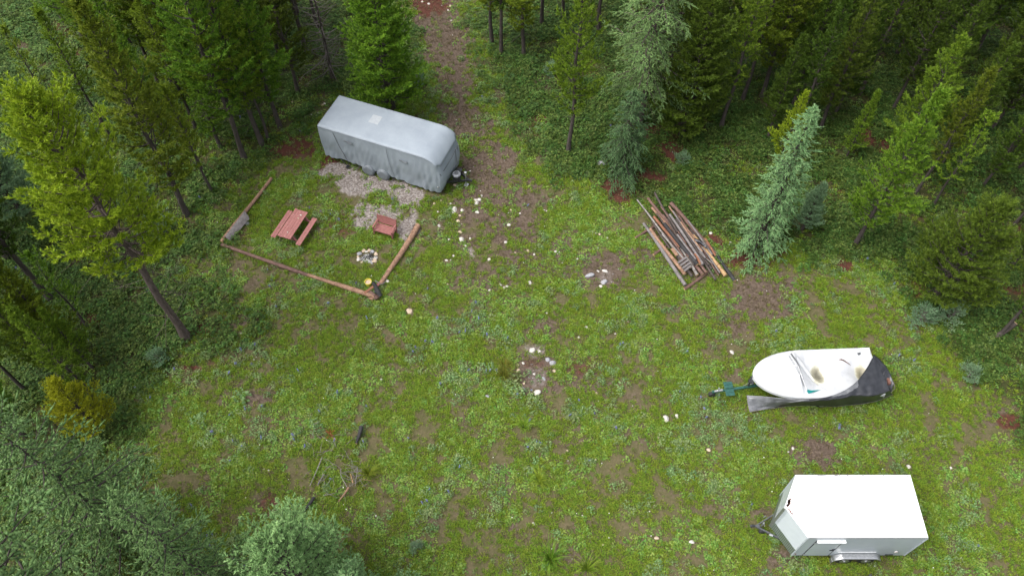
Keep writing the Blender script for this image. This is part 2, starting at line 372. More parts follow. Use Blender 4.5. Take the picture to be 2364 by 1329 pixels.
def conifer(name, seed, H, base=.2, R=1.3, nb=90, prof=lambda h: (1 - h) ** .8, e_top=.9, e_bot=.05, curve=.15, sec_den=5, sec_len=.45,
            min_len=.15, sec_ang=.8, upc=.1, sp=.105, sl=.17, sl_side=.75, shoot_up=.35, nn=11, nl=.13, w=.046, splay=.7, core=0, upb=.0,
            trunk_r=.11, dead=14, gap=.12, lean=.0, s0=.3, power=1.0, brush=False, side_p=.62, rmin=.62, rmax=1.2):
    rg = np.random.default_rng(seed)
    P_, D_, L_, A_, B_, ra_, rb_ = [], [], [], [], [], [], []
    bx = lambda z: lean * (z / H) ** 2 * H + .05 * math.sin(z * 1.3 + seed)
    az0 = rg.uniform(0, 6.28); lob = rg.uniform(0, 6.28, 3)
    for i in range(nb):
        h = base + (1 - base) * ((i + rg.uniform(0, 1)) / nb) ** power * .985
        if rg.random() < gap * .6: continue
        az = az0 + i * 2.39996 + rg.uniform(-.4, .4)
        lf = 1 + .22 * math.sin(az * 2 + lob[0] + h * 5) + .15 * math.sin(az * 3 + lob[1] - h * 9)
        r = max(.12, R * prof((h - base) / (1 - base)) * rg.uniform(rmin, rmax) * lf)
        e = e_bot + (e_top - e_bot) * h ** 1.5 + rg.uniform(-.12, .12)
        u = np.array([math.cos(az), math.sin(az), 0]); z0 = h * H; o = np.array([bx(z0), 0, z0])
        pos = lambda s: o + r * (s * math.cos(e) * u + np.array([0, 0, 1]) * (s * math.sin(e) + curve * s * s - .06 * np.sin(s * 5)))
        ss = np.linspace(0, 1, 5); pts = np.array([pos(s) for s in ss])
        br = .012 + .014 * r
        A_.append(pts[:-1]); B_.append(pts[1:]); ra_ += list(br * (1 - ss[:-1] * .8)); rb_ += list(br * (1 - ss[1:] * .8))
        n2 = max(3, int(r * sec_den)); side0 = 1
        for k in range(n2):
            s = s0 + (1 - s0) * (k + rg.uniform(.1, .9)) / n2; side0 = -side0
            if rg.random() < gap: continue
            p = pos(s); T = unit(pos(min(s + .05, 1.05)) - pos(s - .05)); sd = unit(np.cross(T, [0, 0, 1.0]))
            al = sec_ang * rg.uniform(.6, 1.25)
            d2 = unit(T * math.cos(al) + sd * side0 * math.sin(al) + np.array([0, 0, upc + rg.uniform(-.15, .15)]))
            l2 = (sec_len * r * (1.15 - s) + min_len) * rg.uniform(.7, 1.2)
            A_.append(p[None]); B_.append((p + d2 * l2)[None]); ra_.append(.006); rb_.append(.003)
            if brush:
                q0, dq, seg_ = p, d2, l2 / 3
                for b_ in range(3):
                    P_.append(q0[None]); D_.append(dq[None]); L_.append(np.array([seg_]))
                    if b_ < 2 or l2 > .6:
                        for sg_ in (-1, 1):
                            if rg.random() < side_p:
                                dt = unit(dq + sg_ * unit(np.cross(dq, [0, 0, 1.0])) * rg.uniform(.7, 1.3) + np.array([0, 0, shoot_up * rg.uniform(0, 1)]))
                                P_.append((q0 + dq * seg_ * rg.uniform(.2, .9))[None]); D_.append(dt[None]); L_.append(np.array([l2 * rg.uniform(.2, .42)]))
                    q0 = q0 + dq * seg_; dq = unit(dq + np.array([0, 0, shoot_up * .45]) + rg.normal(size=3) * .12)
                continue
            m = max(1, int(l2 / sp)); tt = (np.arange(m) + rg.uniform(0, 1, m)) / m
            q = p + d2 * (tt * l2)[:, None]
            sg = np.where(np.arange(m) % 2, 1, -1)[:, None]; sd2 = unit(np.cross(d2, [0, 0, 1.0]))
            dd = unit(d2 * 1.0 + sg * sd2 * sl_side + np.array([0, 0, 1]) * (shoot_up + rg.uniform(-.2, .25, (m, 1))) + rg.normal(size=(m, 3)) * .15)
            P_.append(q); D_.append(dd); L_.append(sl * rg.uniform(.7, 1.25, m))
            P_.append((p + d2 * l2)[None]); D_.append(unit(d2 + np.array([0, 0, shoot_up]))[None]); L_.append(np.array([sl * 1.15]))
        P_.append(pts[-1:]); D_.append(unit(pts[-1:] - pts[-2:-1] + np.array([0, 0, shoot_up * .2]))); L_.append(np.array([sl * 1.5]))
        # shoots directly on the main axis
        m = max(2, int(r * (1 - s0) / sp)); t3 = s0 + (1 - s0) * rg.uniform(0, 1, m); q = np.array([pos(s) for s in t3])
        P_.append(q); D_.append(unit(u + rg.normal(size=(m, 3)) * .5 + np.array([0, 0, shoot_up]))); L_.append(sl * rg.uniform(.7, 1.1, m))
    m = 26; z = H * rg.uniform(.93, 1.0, m); q = np.stack([np.array([bx(a) for a in z]), z * 0, z], -1)
    P_.append(q); D_.append(unit(rg.normal(size=(m, 3)) * .5 + np.array([0, 0, 1.0]))); L_.append(np.full(m, sl * 1.1))
    P, D, Ls = np.concatenate(P_), np.concatenate(D_), np.concatenate(L_)
    V, F, v, tip = needles(P, D, Ls, nn, nl, w, splay, rg, core, upb)
    crown = np_mesh(name + '_crown', V, F, dict(v=v, tip=tip))
    # trunk
    nr, ns = 14, 8; zs = np.linspace(-.15, H * .99, nr); ang = np.arange(ns) * 2 * math.pi / ns
    TV, TF = [], []
    for z in zs:
        f = max(0.03, 1 - z / H); rr = trunk_r * (f ** .9) * (1 + .35 * math.exp(-max(z, 0) * 3))
        TV.append(np.stack([bx(max(z, 0)) + rr * np.cos(ang) * rg.uniform(.92, 1.08), rr * np.sin(ang), np.full(ns, z)], -1))
    TV = np.concatenate(TV)
    for i in range(nr - 1):
        for k in range(ns): TF.append((i * ns + k, i * ns + (k + 1) % ns, (i + 1) * ns + (k + 1) % ns, (i + 1) * ns + k))
    # dead side twigs under the crown
    for i in range(dead):
        z = H * rg.uniform(.10, min(base + .25, .75)); az = rg.uniform(0, 6.28); l = R * rg.uniform(.25, .7)
        a = np.array([bx(z), 0, z]); u = np.array([math.cos(az), math.sin(az), rg.uniform(-.35, .1)]); b = a + u * l
        A_.append(np.array([a])); B_.append(np.array([b])); ra_.append(.014); rb_.append(.005)
        for k in range(3):
            p = a + u * l * rg.uniform(.4, 1); A_.append(p[None]); B_.append((p + (u * .5 + rg.normal(size=3) * .45) * l * .4)[None]); ra_.append(.006); rb_.append(.003)
    SV, SF = sticks(np.concatenate(A_), np.concatenate(B_), ra_, rb_)
    trunk = np_mesh(name + '_trunk', TV, TF, smooth=True)
    limbs = np_mesh(name + '_limbs', SV, SF)
    return dict(H=H, crown=crown, trunk=trunk, limbs=limbs)
def variant(p, fm, bm, lm=None):
    """same shape with other materials (materials sit on copied mesh data)"""
    q = dict(H=p['H'])
    for k, m in (('crown', fm), ('trunk', bm), ('limbs', lm or bm)):
        me = p[k].copy() if len(p[k].materials) else p[k]
        me.materials.clear(); me.materials.append(m); q[k] = me
    return q
tree_rng = random.Random(5)
def plant(p, base_xy, h, label, cat='tree', name='pine_tree', group=None, rz=None, wide=1.0, tilt=(0, 0)):
    x, y = base_xy; k = h / p['H']
    e = empty(name, (x, y, 0), tree_rng.uniform(0, 6.28) if rz is None else rz, label, cat, group)
    e.rotation_euler[0], e.rotation_euler[1] = tilt
    for part in ('trunk', 'limbs', 'crown'):
        o_ = inst({'limbs': 'branches'}.get(part, part), p[part], e, sc=(k * wide, k * wide, k) if part != 'trunk' else (k, k, k))
        if part != 'trunk': o_['kind'] = 'stuff'
    return e

thin = dict(R=1.65, nb=105, base=.22, rmin=.4, rmax=1.25, prof=lambda h: (1 - h) ** .7 * (.55 + .45 * min(1, h * 5)), e_top=1.0, e_bot=.15, curve=.22, trunk_r=.11)
PINES = [conifer('pine_%d' % i, 100 + i, 10.0, **{**thin, **kw}) for i, kw in enumerate([
    dict(), dict(R=1.05, nb=95, base=.3, gap=.22), dict(R=1.45, nb=115, base=.18), dict(R=.95, nb=85, base=.36, gap=.28, dead=24),
    dict(R=1.2, nb=120, base=.12, lean=.02), dict(R=1.6, nb=105, base=.25, gap=.2)])]
SPARSE = conifer('sparse', 131, 7.0, R=.75, nb=46, base=.3, prof=lambda h: .9 - .6 * h, gap=.45, dead=22, trunk_r=.07, e_bot=.2, curve=.2)
G_ = [variant(p, M_PINE, M_BARK) for p in PINES]
D_ = [variant(p, M_PINED, M_BARK) for p in PINES[:4]]
SP = variant(SPARSE, M_PINE, M_BARK)
BIG = variant(conifer('big', 201, 15.0, base=.40, R=3.1, nb=128, rmin=.4, rmax=1.2, prof=lambda h: (1 - h) ** .58 * (.6 + .4 * min(1, h * 4)), e_top=1.0, e_bot=-.12, curve=.22,
              sec_den=6, sec_len=.46, sp=.14, sl=.21, nn=14, nl=.14, w=.05, trunk_r=.21, dead=44, gap=.2), M_PINEY, M_BARKR)
BUSHY = variant(conifer('bushy', 202, 10.0, rmin=.55, rmax=1.2, base=.06, R=2.0, nb=190, prof=lambda h: (1 - h) ** .55 * (.72 + .28 * min(1, h * 5)), e_top=.9, e_bot=.15, curve=.2,
              sec_den=6, sp=.13, sl=.19, nn=13, nl=.13, w=.048, trunk_r=.17, dead=4, gap=.06), M_PINE, M_BARK)
WIDE = variant(conifer('wide', 203, 7.0, base=.12, R=2.0, nb=110, prof=lambda h: (1 - h) ** .6, e_top=.9, e_bot=.15, curve=.2,
              sec_den=6, sp=.13, sl=.18, nn=12, nl=.13, w=.046, trunk_r=.13, dead=10, gap=.12), M_PINE, M_BARK)
LARCH = variant(conifer('larch', 204, 9.0, base=.02, R=1.6, nb=190, prof=lambda h: (1 - h) ** .8, e_top=.55, e_bot=-.2, curve=-.10, rmin=.75, rmax=1.12,
              sec_den=6, sec_len=.22, min_len=.22, upc=-.25, sp=.12, sl=.22, sl_side=.6, shoot_up=-.15, nn=15, nl=.055, w=.022, splay=1.0, core=.030, trunk_r=.13, dead=2, gap=.06, s0=.15, brush=True), M_LARCH, M_BARK)
SMALLF = variant(conifer('smallfir', 205, 5.8, base=.02, R=1.4, nb=135, prof=lambda h: (1 - h) ** .5, e_top=.4, e_bot=-.3, curve=-.25,
              sec_den=7, sec_len=.25, min_len=.22, upc=-.35, sp=.12, sl=.22, sl_side=.6, shoot_up=-.45, nn=15, nl=.055, w=.022, splay=.9, core=.030, trunk_r=.08, dead=4, gap=.08, s0=.15, brush=True), M_FIR, M_BARK)
TALLF = variant(conifer('tallfir', 206, 14.0, base=.20, R=3.0, nb=170, prof=lambda h: (1 - h) ** .5 * (.6 + .4 * min(1, h * 4)), e_top=.4, e_bot=-.25, curve=-.15, rmin=.45, rmax=1.3,
              sec_den=5, sec_len=.22, min_len=.28, upc=-.3, sp=.14, sl=.24, sl_side=.6, shoot_up=-.3, nn=14, nl=.07, w=.026, splay=.9, core=.036, trunk_r=.20, dead=16, gap=.16, s0=.2, brush=True), M_TALL, M_BARKR)
SPRUCE = variant(conifer('spruce', 207, 17.0, base=.06, R=3.5, nb=88, prof=lambda h: (1 - h) ** .62, e_top=.6, e_bot=-.08, curve=.05, side_p=.28, rmin=.65, rmax=1.2,
              sec_den=4.6, sec_len=.26, min_len=.32, upc=-.06, sec_ang=.95, sp=.17, sl=.34, sl_side=.8, shoot_up=-.12, nn=26, nl=.06, w=.026, splay=1.2, core=.062, trunk_r=.11, dead=0, gap=.10, s0=.0, brush=True), M_SPRUCE, M_BARK)
PALEF = variant(conifer('palefir', 208, 8.0, base=.04, R=2.4, nb=210, rmin=.45, rmax=1.2, prof=lambda h: (1 - h) ** .55 * (.75 + .25 * min(1, h * 4)), e_top=.9, e_bot=.1, curve=.1,
              sec_den=6.5, sec_len=.36, min_len=.16, upc=.1, sp=.11, sl=.14, sl_side=.8, shoot_up=.3, nn=12, nl=.08, w=.034, splay=.8, core=.03, trunk_r=.14, dead=4, gap=.05, s0=.4), M_PALE, M_BARK)
ROUNDB = variant(conifer('roundbush', 209, 1.6, base=.04, R=.85, nb=46, prof=lambda h: (1 - h * h) ** .6, e_top=.9, e_bot=.2, curve=.1,
              sec_den=9, sec_len=.4, min_len=.12, sp=.09, sl=.10, nn=9, nl=.06, w=.05, splay=.9, trunk_r=.03, dead=8, gap=.2, s0=.3), M_BLUE, M_DEAD)
DEADT = variant(conifer('deadtree', 210, 9.0, base=.1, R=1.7, nb=100, prof=lambda h: (1 - h) ** .5, e_bot=-.1, curve=-.1, nn=3, nl=.06, w=.015, gap=.3, dead=60), M_DEADN, M_BARK, M_DEAD)
PY = variant(PINES[2], M_PINEY, M_BARK); PYEL = variant(WIDE, M_YEL, M_BARK); PFS = variant(WIDE, M_BLUE, M_BARK)
PALE2 = variant(PALEF, M_LARCH, M_BARK)

KINDW = {0: 'full-crowned green', 1: 'narrow green', 2: 'broad green', 3: 'thin see-through', 4: 'dense green', 5: 'loose-crowned green', 6: 'dark'}
ORD = ['leftmost', 'second from left', 'third from left', 'fourth from left', 'fifth from left', 'sixth from left', 'seventh from left', 'eighth from left', 'ninth from left',
       'tenth from left', 'eleventh from left', 'twelfth from left', 'thirteenth from left', 'fourteenth from left', 'fifteenth from left', 'sixteenth from left', 'seventeenth from left']
def row_labels(lst, where):
    """(px, py, ..., kind) -> a label by the row its foot stands in and its place in the row"""
    rows_ = [(-999, 80, 'rearmost row'), (80, 160, 'second row back'), (160, 250, 'middle row'), (250, 335, 'fourth row'), (335, 9999, 'front row')]
    out = {}
    for lo_, hi_, nm in rows_:
        r_ = sorted([t for t in lst if lo_ <= t[1] < hi_])
        for i_, t in enumerate(r_): out[t[:2]] = '%s pine, %s, %s, %s' % (KINDW[t[3]], where, nm, ORD[i_])
    return out
def T(p, px, py, h, label, **kw):
    b = at(px, py); return plant(p, (b.x, b.y), h, label, **kw)

# --- left side
T(BIG, 430, 780, 15.2, 'tall yellow-green pine with bare lower trunk at left edge of clearing', rz=1.1)
T(G_[2], 435, 495, 13.2, 'tall pine with yellowish tip rising behind the big yellow-green pine')
T(G_[3], 262, 330, 8.8, 'thin pine with sparse dark top in the upper left thicket')
T(SP, 130, 262, 6.0, 'spindly bare-stemmed pine nearest the upper left corner', cat='tree')
T(SP, 100, 335, 4.6, 'small spindly pine above the big yellow-green pine at left edge')
T(SP, 490, 445, 7.4, 'slender leaning pine with bright yellow tip left of the rail corner')
T(BUSHY, 905, 262, 11.5, 'broad bushy green pine standing right behind the covered caravan', rz=.4)
T(DEADT, 770, 185, 9.0, 'dead brown conifer with grey twigs left of the bushy pine', cat='dead tree', name='dead_tree')
left_group = 'pines in the dense stand left of the caravan'
L_LIST = [(400, 195, 12, 0), (436, 196, 12.5, 4), (366, 190, 10, 3), (300, 100, 11, 1), (480, 150, 12, 2), (568, 368, 14, 5), (605, 334, 13, 0),
          (646, 295, 12, 2), (620, 322, 8, 3), (530, 262, 12.5, 4), (600, 205, 11, 1), (250, 180, 8, 3),
          (530, 90, 10, 2), (630, 90, 10, 0), (560, 20, 10, 5), (345, 60, 9, 1), (690, 40, 9, 4), (420, 60, 10, 5),
          (210, 120, 9, 5), (330, 235, 9, 4), (150, 60, 8, 1), (455, 300, 9, 5), (395, 330, 8, 1), (510, 340, 9, 4), (470, 400, 6, 1), (330, 300, 7, 5), (500, 30, 10, 2), (250, 30, 9, 4), (545, 180, 11, 1), (656, 162, 12, 6), (705, 120, 12, 6), (735, 70, 10, 6), (690, 215, 10, 6)]
lab_ = row_labels(L_LIST, 'stand left of the caravan')
for px, py, h, k in L_LIST:
    T(D_[px % 4] if k == 6 else G_[k], px, py, h, lab_[(px, py)], group=left_group)
edge = 'dark pines on the left edge'
for i, (px, py, h, lab) in enumerate([(60, 712, 14, 'dark pine whose thick trunk stands nearer the left edge, of two bare trunks'), (118, 692, 13, 'dark pine whose trunk stands right of the other thick bare trunk at left edge'),
                                      (20, 600, 13, 'dark pine crown at the left edge above the two thick trunks'), (-70, 720, 15, 'dark pine rooted outside the left edge, lower one'), (-90, 560, 14, 'dark pine rooted outside the left edge, upper one')]):
    T(D_[i % 4], px, py, h, lab, group=edge)
T(SP, 207, 760, 6.0, 'thin bare pole-like pine left of the big yellow-green pine trunk')
T(PFS, 60, 500, 6.5, 'grey-green fir crown cut by the left edge above the dark pines', name='fir_tree', wide=.9)
for i, (px, py, h, lab) in enumerate([(118, 825, 9.5, 'tallest young pine of the left thicket, leaning out over the left edge'), (238, 938, 8, 'young pine of the left thicket rooted nearest the yellowed pine'), (60, 1010, 9, 'young pine of the left thicket squeezed between left edge and spruce'), (-40, 900, 10, 'young pine of the left thicket rooted outside the left edge'), (175, 820, 8, 'young pine of the left thicket beside the thin pole-like pine'), (150, 880, 7, 'middle young pine of the left thicket above the spruce'),
                                      (60, 900, 8, 'young pine of the left thicket closest to the left edge'), (215, 850, 5, 'smallest young pine of the left thicket, nearest the clearing')]):
    T(G_[i % 5], px, py, h, lab, group='young pines above the lower left spruce')
T(PYEL, 232, 992, 4.6, 'small yellowed pine poking out above the large spruce', wide=.8)
T(SPRUCE, 250, 1500, 17.5, 'huge grey-green spruce filling the lower left corner', name='spruce_tree', rz=.5)
T(SPRUCE, 300, 1235, 12.5, 'tall grey-green spruce beside the small yellowed pine', name='spruce_tree', rz=2.5)
T(SPRUCE, 520, 1370, 11, 'drooping grey-green spruce between huge corner spruce and pale round fir', name='spruce_tree', rz=4.1)
T(PALEF, 745, 1405, 8.6, 'pale mint-green dense fir at the bottom edge', name='fir_tree', rz=1.0)
T(PALE2, 860, 1440, 6.0, 'smaller feathery green fir right of the pale mint-green fir', name='fir_tree', rz=2.0)
# --- top middle
mid = 'pines at the top edge right of the dirt track'
M_ORD = {1135: 'leftmost', 1158: 'second from left', 1207: 'third from left', 1250: 'fourth from left', 1300: 'fifth from left', 1380: 'rightmost'}
for i, (px, py, h) in enumerate([(1135, 100, 11), (1158, 125, 11), (1207, 132, 11), (1380, 75, 11), (1300, 40, 10), (1250, 60, 11)]):
    T(D_[i % 4] if i % 2 else G_[i % 5], px, py, h, '%s of six dark-trunked pines at the top edge right of the dirt track' % M_ORD[px], group=mid)
T(G_[5], 1314, 352, 12, 'tall see-through pine with straight dark trunk right of the track', wide=.8, rz=.2)
T(SMALLF, 1435, 400, 5.8, 'drooping dark green fir sapling in front of the tall pale-tipped fir', name='fir_tree')
T(TALLF, 1475, 288, 14, 'tall pale-tipped fir with reddish trunk at the top of the photo', name='fir_tree', wide=1.0)
T(variant(BUSHY, M_PINED, M_BARK), 1572, 312, 9.0, 'dark bushy pine above the round patch of red needles', wide=1.1)
# --- right forest
right = 'pines in the dense upper right forest'
R_LIST = [(1665, 297, 11, 1), (1712, 238, 11, 3), (1757, 224, 12, 2), (1800, 150, 11, 0), (1640, 180, 11, 4), (1610, 110, 11, 5), (1540, 190, 10, 2), (1700, 60, 11, 1),
          (1850, 60, 11, 0), (1890, 300, 9.5, 2), (1825, 330, 9.5, 4), (1950, 90, 11, 5), (2070, 130, 11, 1), (2150, 200, 11, 0), (1985, 215, 11, 4),
          (2000, 20, 11, 2), (2120, 60, 11, 3), (2250, 120, 11, 5), (2340, 250, 10, 2), (2230, 300, 9, 0), (2326, 360, 8, 3), (2350, 395, 8, 1), (2230, 20, 11, 4),
          (2330, 100, 11, 0), (2400, 180, 11, 2), (2420, 480, 9, 1), (1740, 130, 11, 5), (1660, 20, 10, 0), (1880, 180, 11, 1), (2060, 255, 9, 5), (1480, 90, 11, 1), (1590, 40, 10, 3), (1780, 20, 10, 4), (1830, 240, 9, 5), (1930, 30, 10, 0), (2010, 130, 10, 2), (2190, 130, 11, 1), (2290, 190, 10, 4), (2180, 30, 10, 0), (2290, 40, 10, 5), (2110, 300, 9, 2), (2170, 380, 8, 0), (2290, 300, 9, 5), (2270, 430, 7, 2), (2340, 520, 7, 0), (2400, 320, 9, 4), (1770, 320, 7, 1), (1930, 260, 8, 2), (2380, 30, 11, 2), (1600, 240, 9, 2), (1530, 60, 10, 4), (2330, 620, 6, 1), (2390, 640, 8, 2)]
R_LIST = [(a, b, c, 6 if (a * 7 + b) % 5 == 0 else d) for a, b, c, d in R_LIST]; lab_ = row_labels(R_LIST, 'upper right forest')
for px, py, h, k in R_LIST:
    T(D_[px % 4] if k == 6 else G_[k], px, py, h, lab_[(px, py)], group=right)
T(PY, 1790, 395, 5.6, 'short yellow-green pine behind the silvery larch')
T(G_[4], 1955, 360, 4.6, 'small drooping pine left of the red soil patch in the forest', wide=1.2)
T(LARCH, 1750, 562, 9.3, 'silvery blue-green larch with pale curling tips near the log pile', name='larch_tree', rz=.3)
T(PFS, 1852, 530, 3.5, 'small grey-blue fir bush at the foot of the silvery larch', name='fir_tree', wide=.75)
T(G_[2], 1972, 567, 10.2, 'pointed green pine with dark bare trunk right of the silvery larch')
T(G_[0], 2048, 402, 9.0, 'pointed green pine behind the one right of the larch')
T(G_[1], 2115, 447, 8.4, 'pine with thick dark trunk just left of the thin bare pine')
T(SP, 2152, 476, 6.5, 'thin bare pine between two leafy pines right of the red soil patch')
T(variant(WIDE, M_PINED, M_BARK), 2150, 690, 7.2, 'wide bushy olive pine standing alone at the right', wide=1.0, rz=.7)
T(D_[1], 2300, 778, 8.0, 'dark pine with leaning trunk by the right edge')
T(G_[2], 2390, 880, 7.0, 'green pine cut by the right edge below the leaning trunk')
T(G_[0], 2440, 700, 9, 'green pine outside the right edge with boughs reaching in')
# --- shrubs
for (px, py, s, lab) in [(370, 552, 1.5, 'grey-green shrub under the big yellow-green pine'), (963, 205, 1.1, 'grey-green shrub right of the bushy pine'),
                         (1575, 378, .75, 'silvery low shrub below the round patch of red needles'), (1270, 172, .8, 'grey shrub below the dark-trunked pines'),
                         (2120, 745, 1.2, 'grey-green shrub below the wide olive pine'), (2190, 740, 1.1, 'loose green shrub right of the one below the olive pine'),
                         (370, 835, .9, 'low grey-brown shrub at the clearing edge by the big pine trunk'), (960, 1265, .5, 'tiny twiggy shrub on the stony patch'),
                         (2230, 870, .9, 'low dark shrub at the right clearing edge')]:
    T(ROUNDB, px, py, s, lab, cat='shrub', name='shrub')

# ------------------------------------------------------------------ ground cover (stuff)
def tuft_mesh(name, seed, kind):
    rg = np.random.default_rng(seed); V, F, v = [], [], []
    def tri(a, b, c, val):
        n = len(V); V.extend([a, b, c]); F.append((n, n + 1, n + 2)); v.extend([val] * 3)
    if kind in ('grass', 'long', 'dry'):
        n, hh, wd, out = {'grass': (12, .09, .018, .09), 'long': (80, .36, .011, .32), 'dry': (12, .16, .010, .12)}[kind]
        for i in range(n):
            a = rg.uniform(0, 6.28); u = np.array([math.cos(a), math.sin(a), 0]); s = np.array([-u[1], u[0], 0]) * wd / 2
            p = u * rg.uniform(0, .05) + s * rg.uniform(-2, 2); h = hh * rg.uniform(.6, 1.2); o = out * rg.uniform(.3, 1.2)
            m = p + u * o * .45 + np.array([0, 0, h * .75]); e = p + u * o + np.array([0, 0, h * rg.uniform(.7, 1)])
            val = rg.uniform(0, 1); tri(p - s, p + s, m + s * .8, val); tri(p - s, m + s * .8, m - s * .8, val); tri(m - s * .8, m + s * .8, e, val)
    elif kind in ('weed', 'shrublet', 'lupine'):
        n, rad, hh, sz = {'weed': (11, .09, .07, .05), 'shrublet': (40, .24, .30, .06), 'lupine': (26, .17, .18, .055)}[kind]
        for i in range(n):
            a = rg.uniform(0, 6.28); r = rad * math.sqrt(rg.uniform(0, 1)); c = np.array([math.cos(a) * r, math.sin(a) * r, hh * (1 - .6 * (r / rad) ** 2) * rg.uniform(.5, 1.15)])
            b = a + rg.uniform(-.8, .8); d = np.array([math.cos(b), math.sin(b), rg.uniform(-.3, .3)]); s = np.array([-d[1], d[0], rg.uniform(-.3, .3)])
            l = sz * rg.uniform(.7, 1.3); val = rg.uniform(0, 1)
            tri(c - d * l * .6, c + s * l * .42, c + d * l * .6, val); tri(c - d * l * .6, c + d * l * .6, c - s * l * .42, val)
    elif kind == 'spike':
        for i in range(3):
            q = rg.uniform(-.07, .07, 2)
            for k in range(7):
                z = .16 + .025 * k; a = rg.uniform(0, 6.28); c = np.array([q[0], q[1], z]); d = np.array([math.cos(a), math.sin(a), .2]) * .026
                tri(c + d, c + np.array([d[1], -d[0], .012]), c - np.array([d[1], -d[0], -.012]), rg.uniform(0, 1))
    elif kind == 'daisy':
        for k in range(6):
            a = k * 1.047; b = a + 1.047
            tri(np.array([0, 0, .095]), np.array([math.cos(a) * .02, math.sin(a) * .02, .09]), np.array([math.cos(b) * .02, math.sin(b) * .02, .09]), .8)
    elif kind == 'pebble':
        pts = [np.array([math.cos(a), math.sin(a), .0]) * rg.uniform(.7, 1) for a in np.arange(5) * 1.2566]; top = np.array([.1, .1, .55])
        for k in range(5): tri(pts[k] * .02, pts[(k + 1) % 5] * .02, top * .02, .5)
    return np_mesh(name, np.array(V), np.array(F), dict(v=v, tip=np.zeros(len(v))))
def scatter(name, label, cat, me, mat, X, Y, S, rgs):
    me.materials.append(mat)
    src = bpy.data.objects.new(name + '_piece', me)
    n = len(X); pm_ = bpy.data.meshes.new(name); pm_.vertices.add(n)
    Z = (vn1.f(X, Y, .15, 3) - .5) * .16 + (vn2.f(X, Y, 1.1, 4) - .5) * .10
    pm_.vertices.foreach_set('co', np.stack([X, Y, Z], -1).astype('f4').ravel())
    for an, arr in (('s', S), ('rz', rgs.uniform(0, 6.28, n)), ('tx', rgs.normal(0, .18, n)), ('ty', rgs.normal(0, .18, n))):
        a = pm_.attributes.new(an, 'FLOAT', 'POINT'); a.data.foreach_set('value', np.asarray(arr, 'f4'))
    o = bpy.data.objects.new(name, pm_); COL.objects.link(o)
    ng = bpy.data.node_groups.new(name, 'GeometryNodeTree')
    ng.interface.new_socket('Geometry', in_out='INPUT', socket_type='NodeSocketGeometry')
    ng.interface.new_socket('Geometry', in_out='OUTPUT', socket_type='NodeSocketGeometry')
    N, L = ng.nodes, ng.links
    gi, go = N.new('NodeGroupInput'), N.new('NodeGroupOutput')
    oi = N.new('GeometryNodeObjectInfo'); oi.inputs['Object'].default_value = src
    ip = N.new('GeometryNodeInstanceOnPoints')
    def A(nm):
        a = N.new('GeometryNodeInputNamedAttribute'); a.data_type = 'FLOAT'; a.inputs['Name'].default_value = nm; return a.outputs[0]
    cx = N.new('ShaderNodeCombineXYZ'); L.new(A('tx'), cx.inputs[0]); L.new(A('ty'), cx.inputs[1]); L.new(A('rz'), cx.inputs[2])
    L.new(gi.outputs[0], ip.inputs['Points']); L.new(oi.outputs['Geometry'], ip.inputs['Instance'])
    L.new(cx.outputs[0], ip.inputs['Rotation']); L.new(A('s'), ip.inputs['Scale']); L.new(ip.outputs[0], go.inputs[0])
    md = o.modifiers.new('scatter', 'NODES'); md.node_group = ng
    tag(o, label, cat, kind='stuff'); return o
def sample(n, dens, seed):
    rg = np.random.default_rng(seed); X = rg.uniform(-38, 38, n); Y = rg.uniform(7, 47, n)
    k = np.abs(X) < 22 + (Y - 8) * .36; X, Y = X[k], Y[k]
    f = fields(X, Y); p = dens(X, Y, *f); k = rg.random(len(X)) < p
    for ex, ey, er in EXCL: k &= (X - ex) ** 2 + (Y - ey) ** 2 > er * er
    return X[k], Y[k], rg, [a[k] for a in f]
GM = dict(
    grass=leaf_mat('grass_blades', (.09, .165, .012), (.17, .275, .020), (.27, .36, .04), hue=.024, val=.2),
    dark=leaf_mat('forest_herb_leaves', (.038, .075, .013), (.073, .135, .023), (.13, .205, .045), hue=.03, val=.3),  # canopy shade is painted into these darker leaf tones
    weed=leaf_mat('weed_leaves', (.085, .16, .022), (.15, .26, .04), (.24, .35, .08), hue=.03, val=.2),
    lupine=leaf_mat('lupine_leaves', (.09, .145, .045), (.155, .235, .08), (.25, .34, .14), hue=.03, val=.22),
    dry=leaf_mat('dry_grass', (.10, .085, .04), (.18, .14, .075), (.29, .24, .14), hue=.01, val=.2),
    moss=leaf_mat('yellow_moss_leaves', (.10, .11, .012), (.15, .16, .02), (.21, .21, .03), hue=.02, val=.2),
    blue=leaf_mat('blue_petals', (.10, .11, .24), (.16, .18, .34), (.25, .27, .44), hue=.02, val=.2),
    white=leaf_mat('white_petals', (.7, .7, .68), (.8, .8, .78), (.85, .85, .8), hue=0, val=.05))
M_STONE = pm('pale_limestone', (.34, .315, .28), (.60, .57, .52), 9, .85, bump=.5)
M_STONEG = pm('grey_stone', (.20, .20, .21), (.38, .38, .40), 8, .8, bump=.5)
M_STONET = pm('tan_stone', (.34, .25, .17), (.55, .45, .34), 8, .85, bump=.5)
